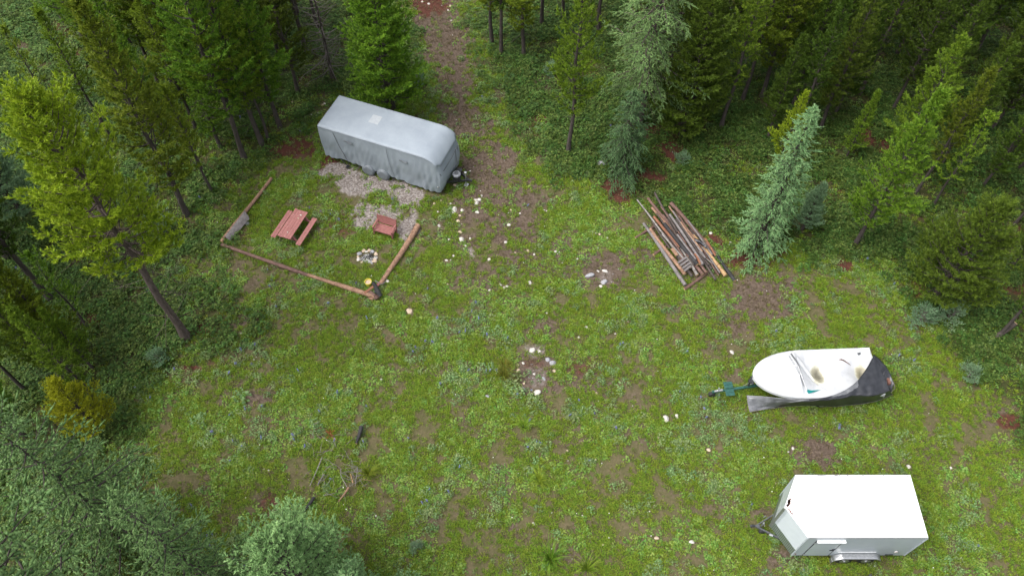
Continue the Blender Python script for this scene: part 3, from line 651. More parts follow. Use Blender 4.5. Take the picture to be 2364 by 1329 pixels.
# long grass clumps: things
LONG_G = tuft_mesh('long_grass', 9, 'long'); LONG_G.materials.append(GM['grass'])
LONG_D = tuft_mesh('long_dry', 10, 'long'); LONG_D.materials.append(GM['moss'])
LUP = tuft_mesh('lupine_single', 11, 'lupine'); LUP.materials.append(GM['lupine'])
def clump(me, px, py, s, label, cat='grass clump', name='grass_clump'):
    b = at(px, py); tag(inst(name, me, None, (b.x, b.y, 0), (0, 0, tree_rng.uniform(0, 6)), (s, s, s * .8)), label, cat)
clump(LONG_D, 1163, 870, 2.0, 'tall straw-yellow grass clump beside the stony patch in mid clearing')
clump(LONG_D, 1165, 845, 1.5, 'smaller straw-yellow grass clump above the tall one')
clump(LONG_G, 1270, 1290, 2.6, 'large pale green grass clump at the bottom edge')
clump(LONG_G, 1355, 1312, 2.2, 'pale green grass clump right of the large one at the bottom edge')
clump(LONG_G, 1245, 1110, 1.8, 'long arching grass clump low in mid clearing')
clump(LONG_G, 1210, 985, 1.7, 'long green grass clump below the white rock')
clump(LONG_G, 845, 615, 1.1, 'bright grass clump just below the fire ring')
clump(LONG_G, 850, 1095, 1.8, 'long green grass clump right of the broken branches')
clump(LUP, 1197, 875, 2.2, 'broad-leaved green plant left of the white rock', 'plant', 'leafy_plant')
clump(LUP, 1165, 800, 2.0, 'light green leafy plant above the straw-yellow grass', 'plant', 'leafy_plant')
clump(LUP, 560, 915, 2.4, 'round blue-green leafy plant in the lower left meadow', 'plant', 'leafy_plant')
clump(LUP, 1195, 905, 1.9, 'dark green leafy plant touching the white rock', 'plant', 'leafy_plant')
clump(LUP, 1325, 965, 1.6, 'light green leafy plant right of the long grass clump', 'plant', 'leafy_plant')

# ------------------------------------------------------------------ rocks
def rock_mesh(seed, sub=2, flat=.6, rough=.35):
    import bmesh
    bm = bmesh.new(); bmesh.ops.create_icosphere(bm, subdivisions=sub, radius=1)
    rr = random.Random(seed); planes = [(Vector((rr.uniform(-1, 1), rr.uniform(-1, 1), rr.uniform(-.6, 1))).normalized(), rr.uniform(.6, .9)) for _ in range(9)]
    for v in bm.verts:
        p = v.co.copy()
        for n, d in planes:
            t = p.dot(n)
            if t > d: p -= n * (t - d)
        p *= 1 + rough * .3 * mnoise.noise(p * 2.5 + Vector((seed, 0, 0)))
        p.z *= flat; v.co = p
    me = bpy.data.meshes.new('rock'); bm.to_mesh(me); bm.free(); return me
def with_mat(me, m):
    c = me.copy(); c.materials.clear(); c.materials.append(m); return c
RK = [rock_mesh(s, 2, fl) for s, fl in ((1, .6), (2, .5), (3, .75), (4, .35))]
RKM = {k: [with_mat(r, m) for r in RK] for k, m in (('w', M_STONE), ('g', M_STONEG), ('t', M_STONET))}
rk = random.Random(3); EXCL = []
def rock(px, py, wpx, label=None, m='w', asp=.75, z=.0, group=None, shape=None, dims=None):
    b = at(px, py); r = wpx / 2 * 1.08 * (math.hypot(b.y, CAMH) / FPX)
    me = RKM[m][rk.randrange(3) if shape is None else shape]; EXCL.append((b.x, b.y, r * 1.15))
    o = inst('rock', me, None, (b.x, b.y, z + r * .15), (rk.uniform(-.2, .2), rk.uniform(-.2, .2), rk.uniform(-.5, .5)), (r, r * asp * 1.15, r * .85))
    if label: tag(o, label, 'rock', group)
    else: tag(o, 'small pale rock lying among the weeds and bare soil of the clearing', 'rock', 'loose rocks on the clearing')
    return o
SPECIAL = [(1239, 907, 20, 'largest bright white rock below the stony patch in mid clearing', 'w', .6), (946, 719, 19, 'round tan boulder below the wooden rail corner', 't', .8),
           (1362, 636, 25, 'flat blue-grey slab on the bare patch left of the log pile', 'g', .5), (1397, 626, 15, 'angular white rock right of the flat grey slab', 'w', .6),
           (1393, 652, 18, 'grey-white rock below the flat grey slab', 'g', .6), (1381, 626, 8, 'tiny white stone just above the flat grey slab', 'w', .6),
           (1387, 661, 11, 'white chip under the grey-white rock near the slab', 'w', .6), (1355, 756, 11, 'lone grey-white rock upright in the grass below the slab', 'w', 1.2),
           (1276, 838, 17, 'large flat grey rock on the right of the stony patch', 'g', .6), (1265, 830, 14, 'grey rock touching the large flat one on the stony patch', 'g', .7),
           (1228, 808, 15, 'pale rock at the top of the stony patch', 'w', 1.0), (1049, 485, 12, 'long upright white rock below the caravan hitch', 'w', 1.5),
           (1066, 553, 13, 'half-buried white rock on the track left side', 'w', .8), (1063, 536, 11, 'beige stone above the half-buried white rock', 't', .7),
           (1222, 653, 10, 'square white stone alone in mid clearing', 'w', 1), (1174, 520, 10, 'white crescent stone on the bare track', 'w', .7),
           (1219, 579, 7, 'beige stone on the bare soil of the mid track', 't', .9), (1537, 966, 14, 'white rock in the grass left of the boat, larger of two', 'w', 1.1),
           (1563, 960, 9, 'white rock in the grass left of the boat, smaller of two', 'w', 1.1), (1636, 1038, 10, 'tan rock between boat and white trailer', 't', .8),
           (1232, 1208, 7, 'small white rock low in mid clearing', 'w', 1), (2097, 1077, 10, 'pale rock just behind the white trailer', 'w', .9),
           (1690, 813, 12, 'broken cream stone left of the boat bow', 'w', .9), (570, 516, 12, 'smooth blue-grey stone beside the weathered board', 'g', .9),
           (1597, 1250, 13, 'pale chip of rock left of the white trailer hitch', 'w', .7), (1516, 1241, 12, 'tan chip of rock far left of the white trailer hitch', 't', .7),
           (1021, 793, 8, 'white speck of rock below the tan boulder', 'w', .9), (1255, 874, 8, 'small grey rock low on the stony patch', 'g', 1.2),
           (1208, 898, 10, 'grey stone left of the largest white rock', 'g', .9), (1125, 914, 12, 'dull grey stone half hidden in grass left of the white rock', 'g', .6),
           (1053, 428, 14, 'pale rock under the tip of the caravan tongue', 't', .8), (1098, 462, 10, 'white rock at the upper end of the track stones', 'w', .6)]
for px, py, w_, lab, m_, a_ in SPECIAL: rock(px, py, w_, lab, m_, a_)
for px, py, w_ in [(1067, 486, 8), (1061, 498, 7), (1058, 511, 9), (1102, 490, 9), (1100, 469, 9), (1106, 461, 10), (1014, 522, 7), (1037, 553, 6), (1085, 551, 5), (1075, 567, 5),
                   (1048, 591, 7), (1031, 601, 7), (1042, 600, 6), (1033, 657, 7), (1109, 638, 6), (1130, 670, 7), (1155, 657, 7), (1163, 665, 6), (1171, 661, 8), (1167, 559, 8),
                   (1233, 587, 5), (1190, 583, 5), (1129, 599, 8), (1282, 581, 7), (1244, 811, 9), (1208, 838, 8), (1197, 855, 9), (1194, 843, 7), (1280, 856, 9), (1233, 863, 7),
                   (1209, 885, 6), (1356, 863, 5), (1377, 907, 5), (1335, 779, 7), (1315, 775, 5), (1262, 723, 6), (1830, 1035, 6), (1820, 1042, 5), (1010, 490, 5), (1003, 470, 5),
                   (1040, 470, 4), (1112, 452, 5), (1018, 463, 4), (1180, 485, 4), (1200, 493, 5), (1256, 485, 5), (1262, 487, 4), (1376, 538, 5), (1384, 541, 5), (1402, 549, 5),
                   (1370, 574, 4), (1380, 572, 4), (1333, 598, 5), (1345, 597, 5), (1298, 607, 4), (720, 265, 7), (705, 271, 6), (697, 258, 5), (708, 250, 6), (750, 240, 7), (744, 243, 6),
                   (735, 262, 5), (675, 236, 5), (1310, 1040, 5), (556, 770, 6), (551, 778, 5), (586, 830, 5), (1697, 537, 6), (1720, 537, 5), (1686, 560, 5), (1640, 538, 8), (1706, 600, 5),
                   (1040, 15, 5), (990, 10, 6), (975, 5, 5), (1035, 25, 5), (960, 22, 5), (1042, 48, 4), (1085, 395, 5), (1025, 430, 4), (620, 1085, 5), (610, 1082, 4), (868, 1190, 4),
                   (1520, 1010, 4), (1500, 1180, 4), (760, 725, 4), (880, 875, 5), (700, 700, 4), (530, 560, 4), (1450, 742, 5), (1420, 770, 4), (1610, 1100, 4), (1940, 640, 6),
                   (1925, 622, 6), (1985, 722, 4), (2050, 775, 6), (1790, 1115, 5), (2195, 1080, 6), (2210, 1100, 5), (1392, 1257, 5), (1345, 1190, 4), (1440, 1010, 4), (1375, 1060, 4)]:
    rock(px, py, w_ + .5, None, rk.choice('wwwt'), rk.uniform(.6, 1.1))

# ------------------------------------------------------------------ materials for made things
M_COVER = None
def cover_mat():
    m, N, L, P = nt('grey_cover_cloth')
    v = coords(N, L); n = noise(N, L, .9, 5, .6, v); n2 = noise(N, L, 40, 3, .6, coords(N, L, (.3, 1, 1)))
    c = ramp(N, L, n, [(.3, (.215, .25, .29)), (.7, (.285, .325, .365))])
    c = mix(N, L, .15, c, ramp(N, L, n2, [(.3, (.16, .18, .20)), (.7, (.32, .34, .36))]))
    L.new(c, P.inputs['Base Color']); P.inputs['Roughness'].default_value = .62; P.inputs['Specular IOR Level'].default_value = .45
    b = N.new("ShaderNodeBump"); b.inputs['Strength'].default_value = .15; b.inputs['Distance'].default_value = .02
    L.new(noise(N, L, 6, 4, .6, coords(N, L, (2.2, 1, .4))), b.inputs['Height']); L.new(b.outputs[0], P.inputs['Normal'])
    return m
M_COVER = cover_mat()
M_COVERD = pm('dark_grey_webbing', (.05, .055, .06), (.09, .095, .10), 8, .7)
M_COVERP = pm('pale_worn_cloth', (.30, .325, .35), (.36, .385, .41), 5, .6)
M_COVERM = pm('damp_grey_cloth', (.12, .135, .15), (.17, .19, .21), 3, .5)
M_BLACK = pm('black_rubber', (.012, .012, .013), (.03, .03, .03), 12, .7)
M_BLKM = pm('black_painted_steel', (.015, .016, .018), (.035, .036, .04), 10, .4)
M_STEEL = pm('galvanised_steel', (.35, .36, .37), (.55, .56, .57), 14, .35, metal=.8)
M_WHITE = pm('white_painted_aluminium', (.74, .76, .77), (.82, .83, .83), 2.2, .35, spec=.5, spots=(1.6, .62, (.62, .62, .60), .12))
M_WALL = pm('white_siding_shade_toned', (.34, .385, .41), (.40, .445, .47), 1.5, .3, spec=.5)  # white siding; wall shade is painted in as a greyer base colour
M_PANEL = pm('white_nose_panel_sky_toned', (.48, .53, .56), (.54, .59, .62), 1.5, .25, spec=.5)  # white panel; skylight on the nose is put into its lighter bluish colour
M_GREEN = pm('dark_green_painted_steel', (.015, .06, .05), (.03, .10, .08), 9, .4)
M_TEAL = pm('teal_gelcoat', (.0, .16, .16), (.01, .22, .21), 3, .3)
M_REDW = pm('red_stained_wood', (.20, .068, .06), (.37, .165, .15), 7, .7, stretch=(1, 9, 1), spots=(5, .62, (.40, .30, .27), .10), bump=.3)
M_REDX = pm('red_stained_wood_lengthwise', (.19, .066, .06), (.34, .145, .13), 7, .7, stretch=(.6, 9, 9), spots=(5, .66, (.40, .28, .26), .10), bump=.3)
def wood(nm, a, b, sp=None): return pm(nm, a, b, 6, .8, stretch=(1, 1, 1), bump=.5, spots=sp)
M_PEEL = wood('peeled_tan_log', (.15, .08, .05), (.34, .21, .135), (9, .56, (.11, .06, .04), .10))
M_GREYW = wood('weathered_grey_wood', (.09, .08, .078), (.21, .19, .185))
M_BROWN = wood('brown_bark_log', (.075, .040, .031), (.17, .10, .08), (9, .6, (.05, .03, .025), .08))
M_DARKW = wood('dark_wet_bark', (.03, .024, .022), (.09, .07, .06))
M_CHAR = wood('charred_black_wood', (.010, .010, .011), (.04, .038, .038))
M_YELW = wood('yellow_fresh_wood', (.24, .14, .065), (.44, .29, .145), (10, .55, (.13, .07, .04), .10))
M_ORANGE = wood('orange_rotten_wood', (.12, .05, .03), (.26, .115, .06))
M_PALEW = wood('bleached_pole_wood', (.13, .115, .105), (.28, .26, .24), (9, .58, (.10, .08, .07), .06))
M_CUT = pm('cut_log_end', (.40, .24, .12), (.60, .42, .25), 12, .8)
M_ASH = pm('pale_ash', (.20, .20, .19), (.50, .50, .48), 12, .95, bump=.8, spots=(14, .56, (.03, .03, .03), .07))
M_RUST = pm('rust_scab', (.10, .04, .03), (.24, .12, .09), 20, .9)
M_LIGHTC = pm('clear_lamp_lens', (.55, .50, .48), (.7, .65, .62), 5, .2)
M_TREAD = None

# ------------------------------------------------------------------ covered caravan
RV = empty('covered_caravan', (*(at(731, 290, 2.72).xy), 0), math.radians(-21.5),
           'travel trailer wrapped in a grey fabric cover parked by the gravel', 'caravan')
LX, WY, HT = 6.95, 2.45, 2.75
def rv_shape():
    n_side = 260; cornr = .18; cf = .34
    # perimeter of a rounded rectangle
    per = []
    def arc(cx, cy, r, a0, a1, k=10):
        for i in range(k + 1):
            a = a0 + (a1 - a0) * i / k; per.append((cx + r * math.cos(a), cy + r * math.sin(a)))
    def seg(a, b, k):
        for i in range(1, k): t = i / k; per.append((a[0] + (b[0] - a[0]) * t, a[1] + (b[1] - a[1]) * t))
    P = math.pi
    arc(.08, .08, .08, P, 1.5 * P, 4); seg((.08, 0), (LX - cf, 0), 120)
    arc(LX - cf, cf, cf, 1.5 * P, 2 * P, 10); seg((LX, cf), (LX, WY - cf), 36)
    arc(LX - cf, WY - cf, cf, 0, .5 * P, 10); seg((LX - cf, WY), (.08, WY), 100)
    arc(.08, WY - .08, .08, .5 * P, P, 4); seg((0, WY - .08), (0, .08), 36)
    n = len(per)
    def hem(x, y):
        h = .52 - .02 * math.sin(x * 3)
        if x > 1.5: h -= .14 * min(1, (x - 1.5) / 1.2)
        if x > 4.0: h -= .17 * min(1, (x - 4.0) / 1.6)
        if x > 6.6: h += .35 * (x - 6.6)
        return h + .03 * math.sin(x * 7 + y * 3)
    rows = []
    nv = 26
    def drop(x):   # roof rolls down to the front
        d = x - (LX - 1.05)
        return 0 if d <= 0 else .62 * (d / 1.05) ** 2.3
    for i in range(nv + 1):
        v = i / nv; row = []
        for k, (x, y) in enumerate(per):
            cx, cy = LX / 2, WY / 2
            top = HT - .05 - drop(x) * .95
            z = hem(x, y) + (top - hem(x, y)) * v
            s = k / n * 2 * P
            # folds, stronger low down
            f = math.sin(x * 13 + 2.3 * math.sin(x * 3.1) + 1.5 * v) * .35 + mnoise.noise(Vector((x * 1.4, y * 1.4, v * 2.2))) * 1.4
            f += mnoise.noise(Vector((x * 5 - v * 4, y * 5, v * 3))) * .7
            amp = .055 * (1 - v) ** .6 * (.35 + .65 * (1 - v)) + .006
            nx, ny = 0, 0
            if y < .02 or y > WY - .02: ny = -1 if y < .02 else 1
            elif x < .02: nx = -1
            elif x > LX - .02: nx = 1
            else: q = Vector((x - min(max(x, cf), LX - cf), y - min(max(y, cf), WY - cf))); q = q.normalized() if q.length else Vector((1, 0)); nx, ny = q.x, q.y
            bulge = .05 * math.sin(v * P) - .05 * (1 - v)
            if nx > .5: bulge += .12 * math.sin(v * P) - .10 * v ** 2
            x2 = x + nx * (f * amp + bulge); y2 = y + ny * (f * amp + bulge)
            row.append((x2, y2, z))
        rows.append(row)
    # roof rings
    for j, q in enumerate((.035, .09, .18, .34, .52, .72, .9, 1.0)):
        row = []
        for k, (x, y) in enumerate(per):
            m = WY / 2 - .001
            tx = min(max(x, m), LX - m); ty = WY / 2
            x2 = x + (tx - x) * q; y2 = y + (ty - y) * q
            z = HT - .05 + .05 * min(1, (j + 1) / 1.5) - drop(x2) + .035 * math.sin(min(1, q) * P / 2) + .012 * mnoise.noise(Vector((x2 * 1.3, y2 * 2, 5)))
            row.append((x2, y2, z))
        rows.append(row)
    for r in rows: r.append(r[0])
    return rows
mb = MB(); mb.grid([[Vector(p) for p in r] for r in rv_shape()])
mb.build('cover', M_COVER, RV, smooth=True)
# seams, straps, patches
mb = MB(); mb.tube([(x, -.022 - .003 * math.sin(x * 9), HT - .07 - (0 if x < LX - 1.05 else .62 * ((x - LX + 1.05) / 1.05) ** 2.3 * .95)) for x in np.linspace(.05, 6.55, 40)], .012, 5)
mb.build('seam', M_COVERM, RV, smooth=True)
mb = MB(); mb.tube([(.95, -.06, 2.6), (1.15, -.07, 1.7), (1.5, -.07, .62)], .012, 5); mb.build('strap', M_COVERD, RV)
mb = MB(); mb.tube([(4.0, -.06, 2.6), (4.05, -.08, 1.7), (4.25, -.07, .55)], .008, 5); mb.build('strap', M_COVERM, RV)
for (x, z) in ((1.75, 2.25), (4.9, 2.05)):
    mb = MB(); mb.box((x, -.085, z), (.46, .03, .10)); mb.box((x + .12, -.10, z - .05), (.28, .05, .06)); mb.build('vent_flap', M_COVERM, RV, bevel=.01)
mb = MB(); mb.prism([(2.4, 1.15), (2.95, 1.15), (2.95, 1.75), (2.4, 1.75)], HT + .024, HT + .036); mb.build('roof_patch', M_COVERP, RV, bevel=.01)
mb = MB()
mb.tube([(LX - .3, -.0, 2.0), (LX + .02, .35, 1.72), (LX + .10, 1.2, 1.85), (LX + .08, 2.1, 1.98)], .014, 5)
mb.tube([(LX - .05, .05, 1.75), (LX + .06, .3, 1.05)], .012, 5)
mb.build('strap', M_COVERD, RV)
mb = MB(); mb.tube([(LX + .09, 1.7, 2.0), (LX + .14, 1.65, 1.4), (LX + .1, 1.6, .8)], .014, 5); mb.tube([(LX + .02, 2.1, 1.9), (LX + .1, 2.0, 1.2), (LX + .08, 1.9, .7)], .012, 5)
mb.build('strap', M_COVERD, RV)
for (x, y) in ((LX - .22, .0), (LX + .02, 2.25)):
    mb = MB(); mb.box((x, y, .72 if y < 1 else 1.0), (.05, .05, .09)); mb.build('buckle', M_STEEL, RV, bevel=.01)
# wheels under cloth covers
def wheel(parent, x, y, r, w, mt=M_BLACK, rim=M_STEEL, name='wheel', side=-1):
    mb = MB(); mb.tube([(x, y - w / 2, r), (x, y - w / 2 + .03, r), (x, y + w / 2 - .03, r), (x, y + w / 2, r)], [r * .86, r, r, r * .86], 20)
    o = mb.build(name, mt, parent, smooth=False, bevel=.01)
    mb = MB(); ys = y + side * (w / 2 + .004)
    mb.tube([(x, ys - side * .05, r), (x, ys, r)], [r * .6, r * .58], 16); mb.tube([(x, ys - side * .01, r), (x, ys + side * .03, r)], r * .16, 10)
    ro = mb.build('rim', rim, o); return o
for x in (2.62, 3.50):
    wheel(RV, x, .22, .34, .2)
    mb = MB(); mb.tube([(x, -.09, .37), (x, -.05, .37), (x, .10, .37), (x, .15, .37)], [.26, .36, .385, .37], 20); mb.build('wheel_cover', M_COVERM, RV, smooth=True)
    wheel(RV, x, 2.2, .34, .2, side=1)
mb = MB(); mb.box((3.3, 1.22, .55), (6.4, 1.3, .12)); mb.box((1.2, .35, .52), (1.4, .05, .12)); mb.build('chassis', M_BLKM, RV)
mb = MB(); mb.tube([(.9, .12, .5), (1.3, .05, .1)], .025, 6); mb.box((1.3, .05, .05), (.2, .2, .03)); mb.build('stabiliser_leg', M_BLKM, RV)
mb = MB(); mb.beam((6.5, .45, .5), (7.95, 1.22, .5), .06, .12); mb.beam((6.5, 2.0, .5), (7.95, 1.22, .5), .06, .12); mb.box((8.0, 1.22, .52), (.25, .09, .10)); mb.build('tongue_frame', M_BLKM, RV)
mb = MB(); mb.tube([(7.35, 1.02, .5), (7.35, 1.02, .56), (7.35, 1.02, .92)], [.19, .2, .2], 20)
for z in (.62, .72, .82): mb.tube([(7.35, 1.02, z), (7.35, 1.02, z + .03)], [.21, .21], 20)
tk = mb.build('gas_bottle_cover', M_BLKM, RV, smooth=False)
mb = MB(); mb.tube([(7.35, 1.02, .9), (7.35, 1.02, .97), (7.35, 1.02, 1.02)], [.22, .22, .15], 24); mb.build('lid', pm('grey_plastic_lid', (.16, .17, .185), (.24, .25, .27), 4, .4), tk, smooth=False)
mb = MB(); mb.tube([(7.35, 1.02, 1.015), (7.35, 1.02, 1.03)], [.12, .12], 20); mb.build('lid_recess', M_COVERD, tk)
mb = MB(); mb.tube([(7.33, 1.42, .5), (7.33, 1.42, .85)], .15, 16); mb.build('gas_bottle', M_BLKM, RV, smooth=False)
mb = MB(); mb.tube([(7.78, 1.22, .08), (7.78, 1.22, .95)], .035, 8); mb.box((7.78, 1.22, 1.0), (.12, .1, .12)); mb.box((7.78, 1.22, .06), (.22, .22, .04)); mb.build('jack', M_STEEL, RV, bevel=.005)

# ------------------------------------------------------------------ white cargo trailer
TR = empty('cargo_trailer', (11.03, 9.24, 0), 0, 'white enclosed V-nose cargo trailer with bright roof in the lower right', 'trailer')
TL, TW, Z0, Z1 = 4.45, 2.43, .45, 2.72; NX = -.66
mb = MB(); nose = [(0, 0), (TL, 0), (TL, TW), (0, TW), (NX, TW / 2 - .04)]
mb.prism([(p[0], p[1]) for p in nose], Z1 - .05, Z1); mb.build('roof', M_WHITE, TR, bevel=.012)
def wall(name, a, b, z0, z1, mat, t=.03, inset=0, parent=TR):
    a, b = Vector((*a, 0)), Vector((*b, 0)); d = (b - a).normalized(); nrm = Vector((d.y, -d.x, 0))
    a2, b2 = a + d * inset, b - d * inset; c = (a2 + b2) / 2 - nrm * t / 2 + Vector((0, 0, (z0 + z1) / 2))
    mb = MB(); mb.beam(c - d * (b2 - a2).length / 2, c + d * (b2 - a2).length / 2, t, z1 - z0); return mb.build(name, mat, parent)
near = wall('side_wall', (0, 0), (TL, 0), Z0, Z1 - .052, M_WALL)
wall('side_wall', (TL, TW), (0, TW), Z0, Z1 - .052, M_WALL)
wall('rear_wall', (TL + .003, .032), (TL + .003, TW - .032), Z0, Z1 - .052, M_WALL)
ap = (NX + .01, TW / 2 - .04)
def tread_mat():
    m, N, L, P = nt('aluminium_tread_plate')
    v = coords(N, L); w_ = N.new('ShaderNodeTexWave'); w_.inputs['Scale'].default_value = 9; w_.inputs['Distortion'].default_value = .0; L.new(v, w_.inputs['Vector'])
    c = ramp(N, L, w_.outputs[1], [(.3, (.20, .25, .22)), (.7, (.36, .42, .38))])
    L.new(c, P.inputs['Base Color']); P.inputs['Metallic'].default_value = .7; P.inputs['Roughness'].default_value = .4
    b = N.new("ShaderNodeBump"); b.inputs['Strength'].default_value = .5; b.inputs['Distance'].default_value = .01; L.new(w_.outputs[1], b.inputs['Height']); L.new(b.outputs[0], P.inputs['Normal'])
    return m
M_TREAD = tread_mat()
for (a, b) in ((ap, (0, .004)), ((0, TW - .004), ap)):
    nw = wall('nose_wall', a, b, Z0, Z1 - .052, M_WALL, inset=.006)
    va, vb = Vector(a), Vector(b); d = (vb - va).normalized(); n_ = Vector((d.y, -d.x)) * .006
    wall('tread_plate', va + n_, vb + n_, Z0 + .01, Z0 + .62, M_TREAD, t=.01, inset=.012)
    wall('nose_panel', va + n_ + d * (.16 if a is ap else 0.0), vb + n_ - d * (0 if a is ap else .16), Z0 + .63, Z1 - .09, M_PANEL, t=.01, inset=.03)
mb = MB(); mb.box((NX + .03, TW / 2 - .04, (Z0 + Z1) / 2 - .03), (.10, .10, Z1 - Z0 - .08), rz=math.pi / 4); mb.build('nose_corner_trim', M_STEEL, TR, bevel=.01)
for (x, y) in ((0, 0), (TL, 0), (TL, TW), (0, TW)):
    mb = MB(); mb.box((x, y, (Z0 + Z1) / 2 - .03), (.05, .05, Z1 - Z0 - .06)); mb.build('corner_trim', M_WALL, TR, bevel=.012)
mb = MB()
mb.beam((0, -.006, Z1 - .02), (TL, -.006, Z1 - .02), .02, .055); mb.build('roof_edge_trim', M_STEEL, TR)
mb = MB(); mb.beam((0, TW + .006, Z1 - .02), (TL, TW + .006, Z1 - .02), .02, .055); mb.build('roof_edge_trim', M_STEEL, TR)
for e0 in ((0, 0), (0, TW)):
    mb = MB(); mb.beam((e0[0], e0[1], Z1 - .015), (NX, TW / 2 - .04, Z1 - .015), .03, .05); mb.build('roof_edge_trim', M_WHITE, TR)
# scabby sealant and rust on the roof edge
rr = random.Random(8); mb = MB()
for i in range(30):
    x = rr.uniform(.0, TL); w_ = rr.uniform(.04, .16); mb.box((x, TW - rr.uniform(.02, .07), Z1 + .002), (w_, rr.uniform(.01, .035), .003), rz=rr.uniform(-.2, .2))
mb.build('old_sealant', pm('grimy_sealant', (.16, .15, .14), (.30, .29, .27), 14, .9), TR)
mb = MB()
for i in range(12):
    t = rr.uniform(.72, 1.0); mb.box((NX * t + .05 + rr.uniform(0, .05), TW - .05 + (TW / 2 - TW) * t + rr.uniform(-.02, .02), Z1 + .002), (rr.uniform(.04, .09), rr.uniform(.05, .12), .004), rz=rr.uniform(0, 3))
for i in range(6):
    t = rr.uniform(.72, .95); mb.box((NX * t + .045, .03 + (TW / 2 - .04) * t, Z1 + .002), (rr.uniform(.02, .05), rr.uniform(.04, .09), .004), rz=rr.uniform(0, 3))
mb.build('rust_patch', M_RUST, TR)
# door
mb = MB(); mb.box((.92, -.012, 1.43), (.99, .022, 1.86)); door = mb.build('door', M_WALL, TR, bevel=.006)
mb = MB(); mb.box((.41, -.016, 1.43), (.022, .02, 1.88)); mb.box((1.43, -.016, 1.43), (.014, .02, 1.88)); mb.build('door_gap', M_BLKM, door)
mb = MB(); mb.box((1.32, -.04, 1.25), (.16, .03, .03)); mb.box((1.36, -.04, 1.36), (.12, .03, .03)); mb.build('handle', M_BLKM, door)
for z in (.7, 1.4, 2.1):
    mb = MB(); mb.box((.44, -.028, z), (.10, .02, .05)); mb.build('hinge', M_STEEL, door)
mb = MB(); mb.box((.94, -.06, 2.42), (1.08, .11, .035)); mb.build('drip_rail', M_WHITE, TR, bevel=.008)
# fender and wheels
def fender(y, sgn):
    P_ = []; pts = []
    for i in range(29):
        t = i / 28; x = 1.55 + 1.95 * t; e = min(t, 1 - t) * 2
        z = .40 + .36 * min(1, e * 3.2) ** .55; pts.append((x, z))
    mb = MB(); mb.grid([[Vector((x, y + sgn * q, z - (.03 if q > .22 else 0))) for (x, z) in pts] for q in (0, .05, .14, .22, .245)])
    mb.build('fender', M_STEEL, TR, solid=.006, smooth=True)
fender(-.002, -1); fender(TW + .002, 1)
mb = MB(); mb.box((2.45, -.008, .88), (1.45, .012, .09)); mb.build('sealed_wall_strip', M_WHITE, TR, bevel=.004)
for x in (2.08, 2.93):
    wheel(TR, x, -.10, .33, .2); wheel(TR, x, TW + .10, .33, .2, side=1)
mb = MB(); mb.box((1.56, -.16, .32), (.02, .16, .22)); mb.build('mud_flap', M_STEEL, TR)
mb = MB(); mb.box((TL / 2, TW / 2, Z0 - .05), (TL, TW - .1, .08)); mb.build('chassis', M_BLKM, TR)
mb = MB(); mb.beam((.1, .42, .42), (-1.22, 1.17, .42), .05, .10); mb.beam((.1, TW - .5, .42), (-1.22, 1.17, .42), .05, .10); mb.beam((-1.05, 1.17, .44), (-1.42, 1.17, .44), .08, .08)
mb.build('tongue_frame', M_COVERD, TR)
mb = MB(); mb.tube([(-1.42, 1.17, .42), (-1.36, 1.17, .46), (-1.25, 1.17, .47)], [.055, .06, .05], 12); mb.build('coupler', M_BLKM, TR)
mb = MB(); mb.tube([(-.98, 1.17, .1), (-.98, 1.17, .82)], .032, 8); mb.tube([(-.98, 1.17, .8), (-.98, 1.02, .86)], .014, 6); mb.build('jack', M_STEEL, TR)
mb = MB(); mb.tube([(-.92, .98, .12), (-.92, 1.10, .12)], .12, 14); mb.build('jack_wheel', M_BLACK, TR)
mb = MB(); mb.tube([(-.85, 1.5, .5), (-.80, 1.52, .62)], .025, 6); mb.tube([(-.72, .82, .46), (-.6, .76, .5)], .04, 6); mb.build('safety_chain_hooks', M_STEEL, TR)
mb = MB(); mb.tube([(3.95, -.0, .92), (3.95, -.02, .92)], .07, 14); mb.build('marker_light', M_LIGHTC, TR)
mb = MB(); mb.box((3.8, -.012, .58), (.30, .02, .08)); mb.build('number_bracket', M_BLKM, TR)
mb = MB(); mb.tube([(.1, -.0, .66), (.1, -.02, .66)], .03, 10); mb.build('marker_light', M_RUST, TR)

# ------------------------------------------------------------------ boat on its trailer
YAW = math.radians(3.2); b0 = at(1738, 868, 1.2)
BO = empty('covered_boat', (b0.x, b0.y - .02, 0), YAW, 'white covered motorboat on a trailer with puddles sagging its cover', 'boat')
BL = 5.55
def bw(s):  # half beam along 0..1
    return 1.17 * (1 - (1 - min(1, s / .46)) ** 2.3) ** .54 * (1 - .05 * max(0, s - .6))
def gun(s): return 1.18 + .10 * (1 - s) ** 2
mb = MB(); rows = []
for i in range(41):
    s = (i / 40) ** 1.35; w_ = max(.02, bw(s)); r = []
    for t in np.linspace(-1, 1, 17):
        a = abs(t); z = gun(s) - .02; keel = .52 + .45 * (1 - min(1, s / .35)) ** 2
        y = w_ * math.copysign(min(1, (1 - (1 - a) ** 1.7)), t) ; zz = keel + (z - keel) * a ** 2.0
        r.append(Vector((s * BL, y * (.985 - .10 * (1 - a) ), zz)))
    rows.append(r)
mb.grid(rows); mb.add([rows[-1][k] for k in range(17)], [tuple(range(17))]); mb.build('hull', pm('white_gelcoat', (.62, .64, .64), (.72, .73, .73), 2, .3), BO, smooth=True)
